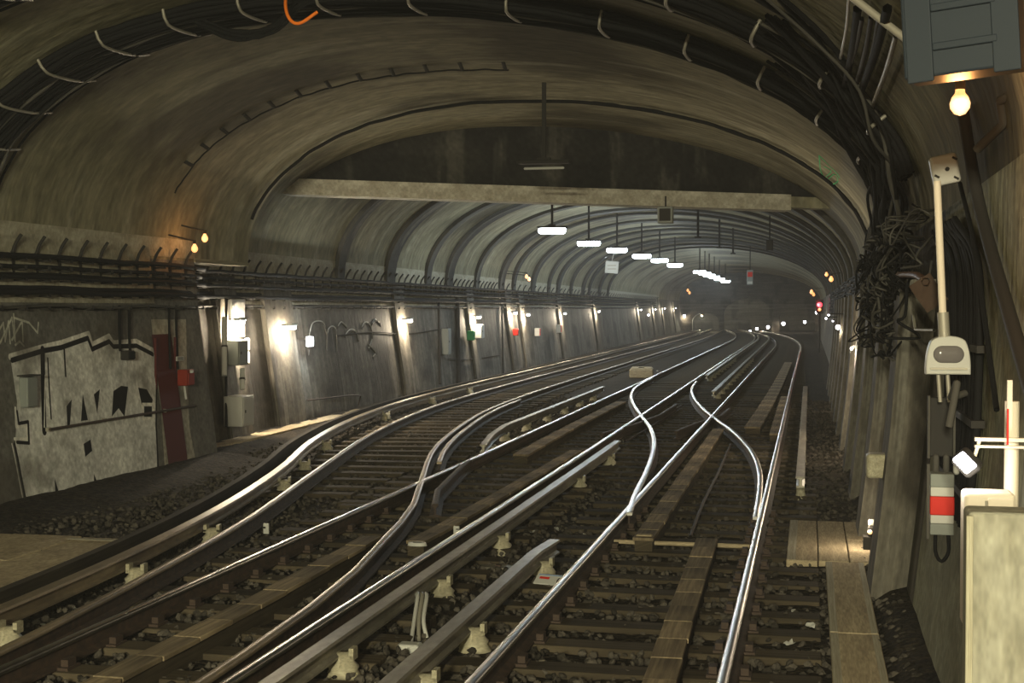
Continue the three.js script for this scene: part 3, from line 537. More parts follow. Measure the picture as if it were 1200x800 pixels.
// ---------------------------------------------------------------- wall lamps on the long wall
function onWall(a, b, out = 0) { let p = onX(a, b, -10); for (let k = 0; k < 6; k++) p = onX(a, b, wallX(-p.z, p.y) + out); return p; }
const lampSpots = [[281, 378, 'bulkhead wall lamp above the grey switch box', 0.16], [342, 384, 'bulkhead wall lamp beside the red smear on the wall', 0.13], [480, 376, 'bulkhead wall lamp beside the tall pale box', 0.12], [561, 372, 'bulkhead wall lamp above the white rounded box', 0.12], [604, 367, 'bulkhead wall lamp of the close pair, above the red box', 0.12], [619, 369, 'bulkhead wall lamp of the close pair, without the red box', 0.12], [662, 367.5, 0], [702, 365, 0], [751, 363, 0], [768, 362.5, 0], [779, 361.5, 0], [792, 361, 0], [803, 362, 0], [821, 367, 0]];
const pilG = (h) => h;
lampSpots.forEach(([a, b, label, out]) => {
  const p = onWall(a, b, 0.3), d = -p.z, wx = wallX(d, p.y);
  const o = thing('wall_lamp', label || 'distant bulkhead wall lamp before an added strip for its lit column', 'lamp', V(wx, p.y, p.z), 0, label ? undefined : 'distant wall lamps');
  mesh('bracket', [box(0.26, 0.03, 0.03, 0.13, 0.06, 0), rbox(0.03, 0.16, 0.1, 0.008, 0.02, 0.06, 0)], M.iron, o);
  mesh('housing', rbox(0.14, 0.05, 0.3, 0.015, 0.3, 0.065, 0), M.greyBox, o);
  mesh('tube', rbox(0.1, 0.07, 0.26, 0.03, 0.3, 0.005, 0), M.lampGlow, o);
  point(WALLW, K.wall * (a < 300 ? 2 : 1), V(wx + 0.3, p.y - 0.06, p.z), 3);
  // added strip, shaped after the lit column on the flat wall behind the lamp
  const w = a > 300 && a < 400 ? 1.5 : 0.95, z0 = d - w * 0.52;
  const pl = loft((q) => [-0.4, 0.4, 1.2, 2.1, 2.75].map((y) => [wallX(q, y) + 0.1, y]), [z0, z0 + w]);
  const sides = [z0, z0 + w].map((q) => { const s = loft((t) => [-0.4, 0.4, 1.2, 2.1, 2.75].map((y) => [wallX(q, y) + (t ? 0.1 : -0.02), y]), [0, 1]), sp = s.attributes.position; for (let i = 0; i < sp.count; i++) sp.setZ(i, -q); s.computeVertexNormals(); return s; });
  const m = mesh('pilaster', [pl, ...sides], M.wall); m.userData.kind = 'structure';
  tag(m, 'shallow added strip shaped after the lit column behind a lamp', 'pilaster', 'added lit-column strips of the long wall');
});
// square lamp and boxes on that wall
{
  const p = onWall(363, 400, 0.25), o = thing('square_lamp', 'small square white lamp beside the dim wall graffiti', 'lamp', p);
  mesh('glass', rbox(0.1, 0.2, 0.2, 0.02), M.lampGlow, o); mesh('arm', box(0.25, 0.03, 0.03, -0.12, 0.05, 0), M.iron, o); mesh('drip_tail', bar(V(-0.02, -0.1, 0), V(-0.02, -0.28, 0.01), 0.012), M.iron, o); point(COOL, K.wall * 0.35, p.clone().add(V(0.09, 0, 0)), 3);
  const wb = (name, a, b, w, h, mat, label, cat, dep = 0.22) => { const q = onWall(a, b, dep / 2 + 0.08), o = thing(name, label, cat, q); const s = -q.z / F * 1.05, ww = w * s * 1.35; mesh('case', rbox(dep, h * s, ww, 0.02), mat, o); mesh('door', rbox(0.02, h * s * 0.86, ww * 0.84, 0.006, dep / 2, 0, 0), mat, o); mesh('latch', box(0.02, 0.05, 0.02, dep / 2 + 0.012, 0, ww * 0.3), M.iron, o); return o; };
  wb('cabinet', 280, 481, 26, 36, M.white, 'white electrical cabinet low on the wall beside the pier', 'cabinet', 0.35);
  wb('switch_box', 276, 413, 22, 30, M.greyBox, 'dull grey switch box under the brightest wall lamp', 'box', 0.3);
  wb('reflector_board', 277, 373, 30, 46, M.white, 'white rounded board lit by the brightest wall lamp', 'board', 0.08);
  wb('tall_box', 523, 400, 10, 30, M.greyBox, 'tall pale grey box on the lamp-lit wall', 'box', 0.2);
  wb('rounded_box', 561.5, 388, 10, 16, M.white, 'white rounded box under a wall lamp', 'box', 0.25);
  wb('green_box', 552, 393, 7, 11, M.green, 'small dark green box beside the white rounded box', 'box', 0.2);
  wb('red_box', 604, 389, 4, 8, M.red, 'tiny bright red box under the close pair of lamps', 'box', 0.2);
  wb('banded_box', 630, 389, 5, 9, M.white, 'small white box with a red band between wall lamps', 'box', 0.2).children[1].material = M.red;
  wb('banded_box', 655, 385, 5, 9, M.white, 'small white box with a red band under a distant wall lamp', 'box', 0.2).children[1].material = M.red;
  for (const [a, y0, y1, label] of [[263, 372, 440, 'white upright tube beside the switch box'], [290, 397, 426, 'white upright tube on the far side of the switch box'], [284, 432, 456, 'short white upright tube above the cabinet']]) { const t = thing('upright_tube', label, 'tube'); mesh('pipe', bar(onWall(a, y0, 0.25), onWall(a, y1, 0.25), 0.05), M.white, t); mesh('collar', bar(onWall(a, (y0 + y1) / 2 - 1, 0.25), onWall(a, (y0 + y1) / 2 + 1, 0.25), 0.058), M.iron, t); }
  tag(mesh('rack_cable', tube([onWall(265, 350, 0.16), onWall(265, 420, 0.16), onWall(265, 500, 0.14)], 0.025), M.cable), 'black cable dropping beside the white upright tube', 'cable');
  tag(mesh('pipe', tube([onWall(360, 469, 0.08), onWall(420, 463, 0.08), onWall(420, 475, 0.08)], 0.018), M.rust), 'thin pipe low on the wall under the dim graffiti', 'pipe');
  tag(mesh('rack_cable', tube([onWall(395, 393, 0.05), onWall(440, 389, 0.05), onWall(478, 391, 0.05), onWall(525, 384, 0.05)], 0.014), M.cable), 'thin cable sagging across the dim graffiti to the tall box', 'cable');
  tag(mesh('rack_cable', tube([onWall(525, 420, 0.05), onWall(550, 421, 0.05), onWall(585, 416, 0.05)], 0.014), M.cable), 'thin cable low on the wall past the tall box', 'cable');
  for (const [a, w] of [[514, 5], [536, 9], [588, 4]]) tag(mesh('duct', bar(onWall(a, 350, 0.06), onWall(a + 2, 450, 0.06), w * 0.008), M.iron), 'dark vertical duct on the lamp-lit wall', 'duct', 'dark vertical ducts on the lamp-lit wall');
  // dim graffiti outlines on the long wall
  const gr = thing('bubble_graffiti', 'dim bubble-letter graffiti outline on the lamp-lit wall', 'graffiti');
  for (const l of [[[362, 400], [365, 383], [371, 378], [379, 380], [383, 392]], [[383, 410], [384, 390], [389, 384], [394, 389], [395, 412]], [[396, 384], [400, 379], [406, 384]], [[404, 395], [410, 388], [417, 390], [420, 400]], [[424, 385], [428, 379], [434, 383], [436, 398], [432, 410]], [[436, 380], [440, 376], [446, 382]], [[432, 405], [440, 414], [437, 420]]]) { mesh('outline', tube(l.map(([a, b]) => onWall(a, b, 0.008)), 0.02, 20, 4), M.cableGrey, gr); mesh('highlight', tube(l.map(([a, b]) => onWall(a, b - 2, 0.006)), 0.014, 20, 4), M.white, gr); }
}
// small bulbs in pairs
function bulb(p, label, group, r = 0.045, i = K.bulb, hook) {
  const o = thing('bulb', label, 'bulb', p, 0, group);
  mesh('glass', new THREE.LatheGeometry([[0.0, -1.25], [0.55, -1.05], [0.95, -0.5], [1, 0], [0.8, 0.6], [0.5, 1.0], [0.42, 1.4]].map(([x, y]) => new THREE.Vector2(x * r, y * r)), 14), i > 2 ? M.bulbGlow : M.amber, o);
  mesh('socket', cyl(r * 0.5, r * 0.5, r * 1.1, 0, r * 1.9, 0), M.iron, o);
  if (hook) mesh('stem', bar(V(0, r * 2.2, 0), hook.clone().sub(p), 0.012), M.iron, o);
  if (i) point(TUNG, i * 0.6, p, r / 0.02);
  return o;
}
{
  const side = (p) => V(p.x < -4 ? leftX(-p.z) - 0.02 : rightX(0) + 0.02, p.y + 0.22, p.z), far = (x, y, w) => { const p = onX(x, y, w); return -p.z > 120 || p.z > 0 ? onD(x, y, 120) : p; };
  for (const [x, y, l] of [[228, 291, 'lower'], [240, 279, 'upper']]) { const p = onX(x, y, -9.0); bulb(p, `small amber bulb of the pair above the graffiti pier, ${l} one`, undefined, 0.05, K.bulb, side(p)); }
  for (const [x, y, w, r, i, label, group] of [
    [617, 324, -9.9, 0.06, 0.3, 'tiny amber bulb of a distant pair on the long wall vault', 'distant amber bulbs on the long wall side'], [620, 327, -9.9, 0.06, 0.3, 'tiny amber bulb of a distant pair on the long wall vault', 'distant amber bulbs on the long wall side'],
    [806, 340, -10.8, 0.1, 0, 'tiny amber bulb of a distant pair on the long wall vault', 'distant amber bulbs on the long wall side'], [808, 343, -10.8, 0.1, 0, 'tiny amber bulb of a distant pair on the long wall vault', 'distant amber bulbs on the long wall side'],
    [968.5, 321.5, 0.55, 0.06, 0.3, 'tiny amber bulb of the pair beside the cable tangle', 'amber bulbs beside the cable tangle'], [974, 327, 0.55, 0.06, 0.3, 'tiny amber bulb of the pair beside the cable tangle', 'amber bulbs beside the cable tangle'],
    [951, 342, 0.1, 0.12, 0, 'tiny amber bulb of the far pair above the red signal', 'amber bulbs above the red signal'], [953.5, 345, 0.3, 0.12, 0, 'tiny amber bulb of the far pair above the red signal', 'amber bulbs above the red signal']]) { const p = far(x, y, w); bulb(p, label, group, r, i, side(p)); }
}
// red signal
{
  const p = onX(960.5, 357, 0.5), o = thing('signal', 'glowing red signal lamp on its post near the tunnel wall', 'signal', p);
  const s = -p.z / F; mesh('head', rbox(8 * s, 16 * s, 0.12, 0.02, 0, -2 * s, -0.08), M.iron, o); mesh('red_lens', new THREE.SphereGeometry(3 * s, 12, 8), M.redGlow, o); const am = mesh('amber_lens', new THREE.SphereGeometry(1.8 * s, 10, 8), M.amber, o); am.position.y = -5.5 * s;
  mesh('post', cyl(0.05, 0.05, p.y + 0.3, 0, -(p.y + 0.3) / 2 - 6 * s, -0.08), M.iron, o); point(new THREE.Color(1, 0.04, 0.06), 1.2, p.clone().add(V(-0.1, 0, 0.15)), 3);
}
// distant lamps on the far bend
for (const [x, y, s] of [[957, 366, 1], [971, 369, 0.7], [968, 373, 0.8], [976, 376, 0.6], [982, 383, 1.6], [943, 377, 1], [918, 379, 1.3], [900, 383, 1.1], [887, 385, 1], [879, 388, 0.9], [998, 408, 1], [802, 370, 1], [760, 369, 0.8]]) {
const p = x > 952 ? onX(x, y, x > 975 ? 0.62 : 0.4) : x < 810 ? onWall(x, y, 0.3) : onD(x, y, DE - 0.12); if (-p.z > DE - 0.12) p.copy(onD(x, y, DE - 0.12));
  const q = -p.z / F * 1.7 * s, o = thing('bulkhead_lamp', 'tiny distant white lamp near the far bend', 'lamp', p, 0, 'tiny distant lamps near the far bend');
  mesh('glass', new THREE.SphereGeometry(q, 10, 8), M.lampGlow, o); mesh('cap', cyl(q * 0.9, q * 0.9, q * 0.6, 0, q * 1.1, 0), M.iron, o); if (x > 952) mesh('arm', box(1.0 - p.x, 0.03, 0.03, (1.0 - p.x) / 2, q * 1.2, 0), M.iron, o); if (s > 0.9) point(WALLW, K.wall * (x > 990 ? 0.5 : 0.2), p.clone().add(V(0, -q - 0.05, 0.06)), 3);
}

{
  const o = thing('tunnel_lamp', 'warm lamp glowing inside the small mouth at the end of the curving track', 'lamp', V(-10.6, 1.45, -DE - 3.2));
  mesh('glass', new THREE.SphereGeometry(0.1, 10, 8), M.bulbGlow, o); mesh('stem', box(0.03, vaultY(-10.6, DE) - 1.5, 0.03, 0, (vaultY(-10.6, DE) - 1.5) / 2 + 0.05, 0), M.iron, o); point(WARM, 60, V(-10.6, 1.2, -DE - 3.1), 4);
}
// ---------------------------------------------------------------- hanging lamps over the far tracks
function hanging(p, lit, label, group, w = 0.74) {
  const o = thing('hanging_lamp', label, 'lamp', p, 0, group), top = vaultY(p.x, -p.z) - p.y;
  mesh('rod', box(0.06, top - 0.05, 0.04, 0, top / 2 + 0.05, 0), M.iron, o);
  mesh('reflector', [rbox(w + 0.06, 0.05, 0.2, 0.015, 0, 0.09, 0), box(0.2, 0.05, 0.1, 0, 0.13, 0)], M.iron, o);
  const t = new THREE.CapsuleGeometry(lit ? 0.095 : 0.02, w - 0.16, 4, 10).rotateZ(Math.PI / 2);
  mesh('tube', t, lit ? M.tubeGlow : M.white, o);
  if (lit) point(COOL, K.hang * lit, p.clone().add(V(0, -0.16, 0)), 6);
}
[[647, 270], [690, 285], [723, 293], [752, 300], [773, 305], [791, 310.5]].forEach(([x, y]) => hanging(onY(x, y, 4.27), 1, 'bright fluorescent lamp hanging on a rod under the far vault', 'bright hanging lamps under the far vault'));
[[820, 318.5], [826, 320.5], [831, 322.5], [837, 324.5], [843, 327], [850, 329.5]].forEach(([x, y]) => hanging(onY(x, y, 4.27), 0.8, 'bright fluorescent lamp hanging on a rod under the far vault', 'bright hanging lamps under the far vault', 0.74));
hanging(onY(637.5, 197, 4.27), 0, 'unlit dark fluorescent lamp hanging before the dark arch');
for (const [x, y] of [[818, 278], [843, 290], [859, 297]]) { const p = onY(x, y, 4.4), t = vaultY(p.x, -p.z) - p.y; const o = thing('hanger', 'bare dark hanger rod under the far vault', 'hanger', p, 0, 'bare hanger rods under the far vault'); mesh('rod', box(0.07, t, 0.05, 0, t / 2, 0), M.iron, o); mesh('foot', box(0.2, 0.05, 0.08), M.iron, o); }
{
  const p = onD(717, 313, 47), o = thing('hanging_sign', 'small white square sign hanging under a bright lamp', 'sign', p); mesh('plate', rbox(0.46, 0.42, 0.02, 0.01).rotateZ(-0.08), M.white, o); mesh('cord', [bar(V(0, 0.2, 0), V(0.1, 0.6, 0), 0.012)], M.white, o);
  for (let k = 0; k < 2; k++) mesh('print', box(0.3, 0.04, 0.004, 0, 0.06 - k * 0.12, 0.013), M.strap, o);
  const q = onD(780, 252, 24.6), s = thing('speaker_box', 'square grey box hanging under the lintel', 'box', q); mesh('case', rbox(0.27, 0.3, 0.25, 0.02), M.greyBox, s); mesh('grille', rbox(0.2, 0.22, 0.01, 0.004, 0, 0, 0.128), M.iron, s); mesh('hanger', box(0.03, 0.2, 0.03, 0, 0.24, 0), M.iron, s);
  const b = onD(902, 287, 40), e = thing('signal_box', 'dark square box hanging high beyond the lintel', 'box', b); mesh('case', rbox(0.2, 0.3, 0.2, 0.02), M.iron, e); mesh('bracket', box(0.04, vaultY(b.x, 40) - b.y - 0.1, 0.04, 0, (vaultY(b.x, 40) - b.y) / 2 + 0.05, 0), M.iron, e); mesh('visor', box(0.2, 0.02, 0.08, 0, 0.1, 0.12), M.iron, e);
  const c = onD(879, 325, 70), f = thing('indicator', 'small hanging indicator with a dim red panel above a white one', 'indicator', c); mesh('case', rbox(0.32, 0.75, 0.15, 0.02), M.greyBox, f); mesh('red_panel', box(0.24, 0.25, 0.02, 0, 0.15, 0.08), M.red, f); mesh('white_panel', box(0.24, 0.12, 0.02, 0, -0.26, 0.08), M.white, f); mesh('hanger', box(0.05, vaultY(c.x, 70) - c.y - 0.4, 0.05, 0, (vaultY(c.x, 70) - c.y) / 2 + 0.2, 0), M.iron, f);
}

// ---------------------------------------------------------------- cables round the vault
const vaultAt = (x, d, lift = 0) => { const y = vaultY(x, d), e = 0.05, n = V(vaultY(x - e, d) - vaultY(x + e, d), 2 * e, 0).normalize(); return V(x - n.x * lift, y - n.y * lift, -d); };
const archXs = (xa, xb, k) => { const c = crown(0), f = (x) => Math.acos(cl((x - c) / (x < c ? c - leftX(0) : rightX(0) - c), -1, 1)), ta = f(xa), tb = f(xb); return Array.from({ length: k + 1 }, (_, i) => { const q = Math.cos(ta + (tb - ta) * i / k); return c + q * (q < 0 ? c - leftX(0) : rightX(0) - c); }); };
function archCable(d, lift, r, xa, xb, parent, mat = M.cable, wob = 0.02, skew = 0) { const xs = archXs(xa, xb, 46), ph = rr(0, 6); return mesh('cable', tube(xs.map((x, i) => vaultAt(x, d + (x + 9) * skew + wob * Math.sin(i * 0.9 + ph) + rr(-0.006, 0.006), lift + rr(0, 0.02))), r, 120, 5), mat, parent); }
function archBundle(d0, w, n, xa, xb, label, straps, skew = 0.12) {
  const o = thing('cable_bundle', label, 'cable bundle');
  for (let k = 0; k < n; k++) archCable(d0 + w * (k + 0.5) / n, 0.05 + (k % 3) * 0.04, rr(0.022, 0.036), xa, xb, o, k % 7 === 3 ? M.cableGrey : M.cable, 0.03, skew);
  archCable(d0 + w + 0.25, 0.05, 0.016, xa, xb, o, M.cable, 0, skew);
  const xs = archXs(xa, xb, straps);
  for (let i = 1; i < straps; i++) { const f = (d, l) => vaultAt(xs[i], d + (xs[i] + 9) * skew, l); mesh('strap', tube([f(d0 - 0.03, 0.02), f(d0 + 0.02, 0.18), f(d0 + w * 0.6, 0.18), f(d0 + w, 0.13), f(d0 + w + 0.3, 0.06)], 0.018, 14, 5), M.strap, o); }
  return o;
}
archBundle(13.3, 0.85, 40, -9.35, 0.9, 'thick black cable bundle strapped across the whole near vault', 15);
archBundle(10.9, 0.6, 26, -9.3, 0.9, 'second black cable bundle arching overhead towards the hanging cabinet', 15);
{
  const o = thing('arch_wire', 'thin wire on studs arching across the vault before the unlit lamp', 'wire'); archCable(18.6, 0.07, 0.012, -9.2, -4.1, o, M.cable, 0);
  for (const x of archXs(-8.9, -4.15, 11)) mesh('stud', bar(vaultAt(x, 18.45, 0), vaultAt(x, 18.6, 0.07), 0.028), M.iron, o);
  const e = thing('arch_wire', 'dark cable following the stepped vault edge', 'wire'); archCable(21.7, 0.05, 0.03, -9.3, 0.93, e, M.cable, 0.01); archCable(21.6, 0.05, 0.02, -3.5, 0.93, e, M.cable, 0.02);
  const l = tag(mesh('orange_cable', tube([[335, -14, 13.3], [335, 10, 13.1], [341, 24, 13.05], [352, 27, 13.05], [372, 14, 13.1]].map((q) => onD(...q)), 0.018, 40), std({ color: rgb(0.85, 0.2, 0.02), roughness: 0.5 })), 'bright orange cable hanging from the overhead bundle', 'cable');
  const hang = thing('cable_loop', 'loose black cables sagging from the overhead bundle', 'cables');
  for (let k = 0; k < 10; k++) mesh('cable', tube([V(-6.35 + rr(-0.1, 0.1), 5.2, -13.6 + rr(-0.1, 0.2)), V(-6.0 + rr(-0.1, 0.1), 5.12 - rr(0, 0.12), -13.5), V(-5.6 + rr(-0.1, 0.1), 5.12 - rr(0, 0.1), -13.5), V(-5.2 + rr(-0.1, 0.1), 5.38, -13.6)], 0.016, 20, 5), M.cable, hang);
}
// cables gathered on the wall side: falling from the arches to the tangle and down the wall
const wallRX = (y) => { const l = [...rightN(0)].reverse(); for (let i = 0; i + 1 < l.length; i++) if (y <= l[i + 1][1]) { const t = (y - l[i][1]) / (l[i + 1][1] - l[i][1]); return l[i][0] + t * (l[i + 1][0] - l[i][0]); } return rightX(0); };
const hug = (y, d, lift) => { if (y <= 2.9) return V(wallRX(y) - lift, y, -d); const t = ((y - YS) / 2.68) ** NR; return V(crown(0) + (rightX(0) - crown(0)) * Math.max(0, 1 - t) ** (1 / NR) - lift, y, -d); };
{
  const drop = thing('cable_bundle', 'sheaf of black cables sliding down the vault haunch to the wall tangle', 'cable bundle');
  for (let k = 0; k < 34; k++) {
    const d0 = rr(10, 14.5), d1 = rr(12.5, 18), pts = []; let d = d0;
    for (let i = 0; i <= 7; i++) { const t = i / 7, y = 4.5 - t * rr(2.0, 2.2); d = d0 + (d1 - d0) * t + rr(-0.12, 0.12); pts.push(hug(Math.max(2.25, y), d, 0.05 + rr(0, 0.2) + t * 0.12)); }
    mesh('cable', tube(pts, rr(0.012, 0.026), 40, 5), k % 6 === 1 ? M.cableGrey : M.cable, drop);
  }
  const tg = thing('cable_tangle', 'dense knot of looping cables hanging on the wall by the amber bulbs', 'cable tangle');
  for (let k = 0; k < 100; k++) {
    const pts = []; let d = rr(10.5, 17), y = rr(2.25, 2.75);
    const n = 6 + Math.floor(rnd() * 4), dir = rr(-0.45, 0.45);
    for (let i = 0; i < n; i++) { pts.push(hug(cl(y, 1.75, 2.85), d, 0.12 + rr(0, 0.32))); d += dir + rr(-0.35, 0.35); y += rr(-0.28, 0.22); }
    mesh('cable', tube(pts, rr(0.006, 0.014), 44, 4), k % 5 < 2 ? M.cableGrey : M.cable, tg);
  }
  const run = thing('cable_bundle', 'black cables strung level along the wall beyond the tangle', 'cable bundle');
  for (let k = 0; k < 11; k++) { const pts = [], y = 2.05 + k * 0.075, r = rr(0.02, 0.034); for (let d = 16; d < 60; d += 1.1) pts.push(hug(y - 0.06 * rnd(), d, 0.1 + rr(0, 0.08))); mesh('cable', tube(pts, r, 160, 5), M.cable, run); }
  const dn = thing('cable_bundle', 'straight black cables running down the wall behind the round-faced lamp', 'cable bundle');
  for (let k = 0; k < 14; k++) { const d = 7.7 + k * 0.125; mesh('cable', tube([hug(2.75, d + rr(1.2, 1.9), 0.06), hug(2.4, d + rr(0.3, 0.5), 0.05), hug(1.6, d, 0.05), hug(1.2, d + rr(-0.03, 0.03), 0.05), hug(0.95, d, 0.04)], rr(0.018, 0.028), 20, 6), M.cable, dn); }
  for (let k = 0; k < 3; k++) mesh('clamp', box(0.07, 0.04, 1.75).translate(wallRX(1.15 + k * 0.4) - 0.05, 1.15 + k * 0.4, -8.5), M.iron, dn);
  const lw = thing('cable_bundle', 'pale loose cables spilling down at the foot of the wall', 'cable bundle');
  for (let k = 0; k < 9; k++) mesh('cable', tube([hug(0.9, 6.6 + rr(-0.1, 0.1), 0.06), hug(0.4, 6.5 + rr(-0.1, 0.1), 0.1), hug(0.0, 6.4 + rr(-0.2, 0.2), 0.12 + rr(0, 0.1)), V(0.62 + rr(-0.12, 0.1), -0.22, -6 + rr(-0.3, 0.3))], rr(0.012, 0.02), 20, 5), k % 2 ? M.cream : M.cableGrey, lw);
  const tp = onX(1088, 343, 0.72), rag = thing('rag', 'crumpled brown paper hanging from the cable tangle', 'paper', tp);
  { const g = new THREE.PlaneGeometry(0.15, 0.2, 5, 6), p = g.attributes.position; for (let i = 0; i < p.count; i++) p.setZ(i, (hash(i, 2, 8) - 0.5) * 0.05); g.computeVertexNormals(); g.rotateZ(0.6); const b2 = g.clone().translate(0, 0, -0.004); mesh('sheet', [g, b2], std({ color: M.paperTan.color, side: THREE.DoubleSide, roughness: 0.9 }), rag); mesh('tie', bar(V(0, 0.08, 0), V(0.02, 0.2, 0), 0.008), M.iron, rag); }
  tag(mesh('conductor_stub', tube([onX(1050, 322, 0.7), onX(1072, 322, 0.7), onX(1085, 330, 0.7)], 0.025), std({ color: rgb(0.14, 0.075, 0.045), roughness: 0.6 })), 'bare copper-coloured pipe bend in the cable tangle', 'pipe');
  tag(mesh('bracket_wire', tube([onX(1070, 365, 0.72), onX(1073, 386, 0.72), onX(1095, 387, 0.76)], 0.012, 30, 5, 0.1), M.strap), 'thin bent wire bracket under the brown paper', 'wire');
}
// green scribble on the vault
{
  const gs = thing('paint_scribble', 'small green spray-painted scribble on the dark vault', 'graffiti'); const on = (a, b) => { let lo = 11, hi = 22; for (let i = 0; i < 30; i++) { const m = (lo + hi) / 2, p = onD(a, b, m); if (p.y < vaultY(p.x, m)) lo = m; else hi = m; } return onD(a, b, lo - 0.03); };
  for (const l of [[[960, 182], [962, 200], [968, 212], [974, 217]], [[960, 182], [970, 192], [980, 202], [984, 208]], [[966, 195], [974, 200], [968, 207]], [[974, 217], [982, 212], [978, 204], [970, 210]]]) mesh('stroke', tube(l.map(([a, b]) => on(a, b)), 0.01, 20, 4), M.greenPaint ??= std({ color: rgb(0.08, 0.5, 0.2), roughness: 0.7 }), gs);
}

// ---------------------------------------------------------------- wall side: pilasters and fittings
for (let k = 0; k < 11; k++) {
  const d = 11.25 + k * 2.9, w = 0.75, o = 0.27;
  const g = loft((q) => [2.4, 1.8, 1.2, 0.6, -0.4].map((y) => [wallRX(y) - o, y]), [d, d + w]);
  const sides = [d, d + w].map((q) => { const s = loft((t) => [2.4, 1.8, 1.2, 0.6, -0.4].map((y) => [wallRX(y) - (t ? o : -0.02), y]), [0, 1]), p = s.attributes.position; for (let i = 0; i < p.count; i++) p.setZ(i, -q); s.computeVertexNormals(); return s; });
  const m = mesh('pilaster', [g, ...sides], M.wall); m.userData.kind = 'structure'; tag(m, 'grimy concrete pilaster standing out from the cable-hung wall', 'pilaster', 'pilasters of the cable-hung wall');
}
{
  // round-faced lamp on its pole
  const D = 8, jb = onD(1107, 199, D + 0.1), hd = onD(1111, 417, D);
  const j = thing('junction_box', 'pale square junction box high on the wall above the pole', 'junction box', jb); const c = mesh('case', rbox(0.15, 0.17, 0.08, 0.02), M.white, j); c.rotation.z = 0.2; const kk = mesh('knob', cyl(0.012, 0.012, 0.02).rotateX(Math.PI / 2), M.iron, j); kk.position.set(0.01, 0, 0.045); for (const [x, y] of [[-0.045, -0.04], [0.05, 0.06], [0.06, -0.05]]) { const s = mesh('lug', box(0.03, 0.012, 0.01), M.iron, j); s.position.set(x, y, 0.042); s.rotation.z = -0.5; }
  const l = thing('pole_lamp', 'unlit round-faced lamp hanging at the end of a cream pole', 'lamp', hd);
  const tp = onD(1098, 212, D), bt = onD(1105, 372, D); mesh('pole', bar(tp.clone().sub(hd), bt.clone().sub(hd), 0.021, 10), M.cream, l);
  mesh('neck', bar(bt.clone().sub(hd).add(V(0, 0.03, 0)), V(-0.02, 0.1, 0), 0.032, 10), M.strap, l);
  const s = new THREE.Shape(); s.moveTo(-0.112, -0.095); s.lineTo(0.112, -0.095); s.quadraticCurveTo(0.115, 0.02, 0.085, 0.08); s.quadraticCurveTo(0.06, 0.105, 0, 0.105); s.quadraticCurveTo(-0.06, 0.105, -0.085, 0.08); s.quadraticCurveTo(-0.115, 0.02, -0.112, -0.095);
  mesh('housing', new THREE.ExtrudeGeometry(s, { depth: 0.1, bevelEnabled: true, bevelSize: 0.008, bevelThickness: 0.012, bevelSegments: 2 }).translate(0, 0, -0.08), M.white, l);
  const ov = new THREE.CapsuleGeometry(0.048, 0.07, 6, 16).rotateZ(Math.PI / 2).scale(1, 1, 0.35).translate(0, 0.01, 0.034); mesh('lens', ov, M.lens, l);
  mesh('lip', box(0.2, 0.012, 0.02, 0, -0.07, 0.038), M.strap, l);
  for (const x of [-0.05, 0.0]) mesh('tail_cable', bar(V(x, -0.1, -0.02), V(x + 0.012, -0.26, -0.02), 0.012), M.strap, l);
  tag(mesh('drain_pipe', tube([V(0.62, 1.7, -7.9).add(V(0.22, 0, 0)), hug(1.68, 7.8, 0.18), onD(1122, 447, 7.6), onD(1117, 475, 7.6), onD(1112, 500, 7.6)], 0.02, 40, 8, 0.05), M.cableGrey), 'grey elbowed pipe under the round-faced lamp', 'pipe');
  const pn = thing('panel', 'dark upright panel on the wall under the round-faced lamp', 'panel', onD(1103, 500, 8.2)); mesh('board', rbox(0.13, 0.34, 0.05, 0.01), M.iron, pn); mesh('frame', [box(0.012, 0.36, 0.06, -0.07, 0, 0), box(0.012, 0.36, 0.06, 0.07, 0, 0)], M.cableGrey, pn);
  const tb = onD(1110, 544, 8), tt = thing('terminal_block', 'row of pale insulator tubes above the banded box', 'terminal', tb); for (let k = 0; k < 3; k++) mesh('tube', new THREE.CapsuleGeometry(0.018, 0.08, 3, 8).translate(-0.06 + k * 0.055, 0, 0), k === 2 ? M.white : M.cableGrey, tt);
  // banded box
  const bb = thing('banded_post', 'grey post box banded in white and red on the wall', 'box', onD(1103, 591, 7.6)); const hgt = [[0.3, 'grey_band', 0.14, M.greyBox], [0.1, 'white_band', 0.05, M.white], [0, 'red_band', 0.1, M.red], [-0.1, 'white_band', 0.05, M.white]];
  mesh('red_band', rbox(0.125, 0.1, 0.12, 0.008), M.red, bb); mesh('white_band', rbox(0.12, 0.05, 0.115, 0.006, 0, 0.075, 0), M.white, bb); mesh('white_band', rbox(0.12, 0.045, 0.115, 0.006, 0, -0.072, 0), M.white, bb); mesh('grey_band', rbox(0.122, 0.07, 0.118, 0.006, 0, 0.135, 0), M.greyBox, bb); mesh('grey_band', rbox(0.122, 0.06, 0.118, 0.006, 0, -0.125, 0), M.greyBox, bb);
  mesh('cable_loop', tube([V(-0.03, -0.15, 0.02), V(-0.03, -0.25, 0.03), V(0, -0.3, 0.03), V(0.035, -0.25, 0.03), V(0.035, -0.15, 0.02)], 0.01, 20, 6), M.cable, bb); mesh('edge_strip', box(0.015, 0.4, 0.02, -0.07, 0.02, 0.03), M.cableGrey, bb);
  // flood lamp on an arm
  const fp = onD(1131, 541, 6), f = thing('flood_lamp', 'lit white flood lamp tilted on an arm above the cream box', 'lamp', fp); f.rotation.set(0, 0, 0);
  const head = mesh('face', rbox(0.085, 0.06, 0.02, 0.008), M.lampGlow, f); head.rotation.set(0.35, -0.3, -0.75); head.position.set(-0.005, 0, 0.03);
  const hs = mesh('housing', rbox(0.11, 0.085, 0.07, 0.02), M.iron, f); hs.rotation.copy(head.rotation); hs.position.set(0.01, -0.005, -0.02);
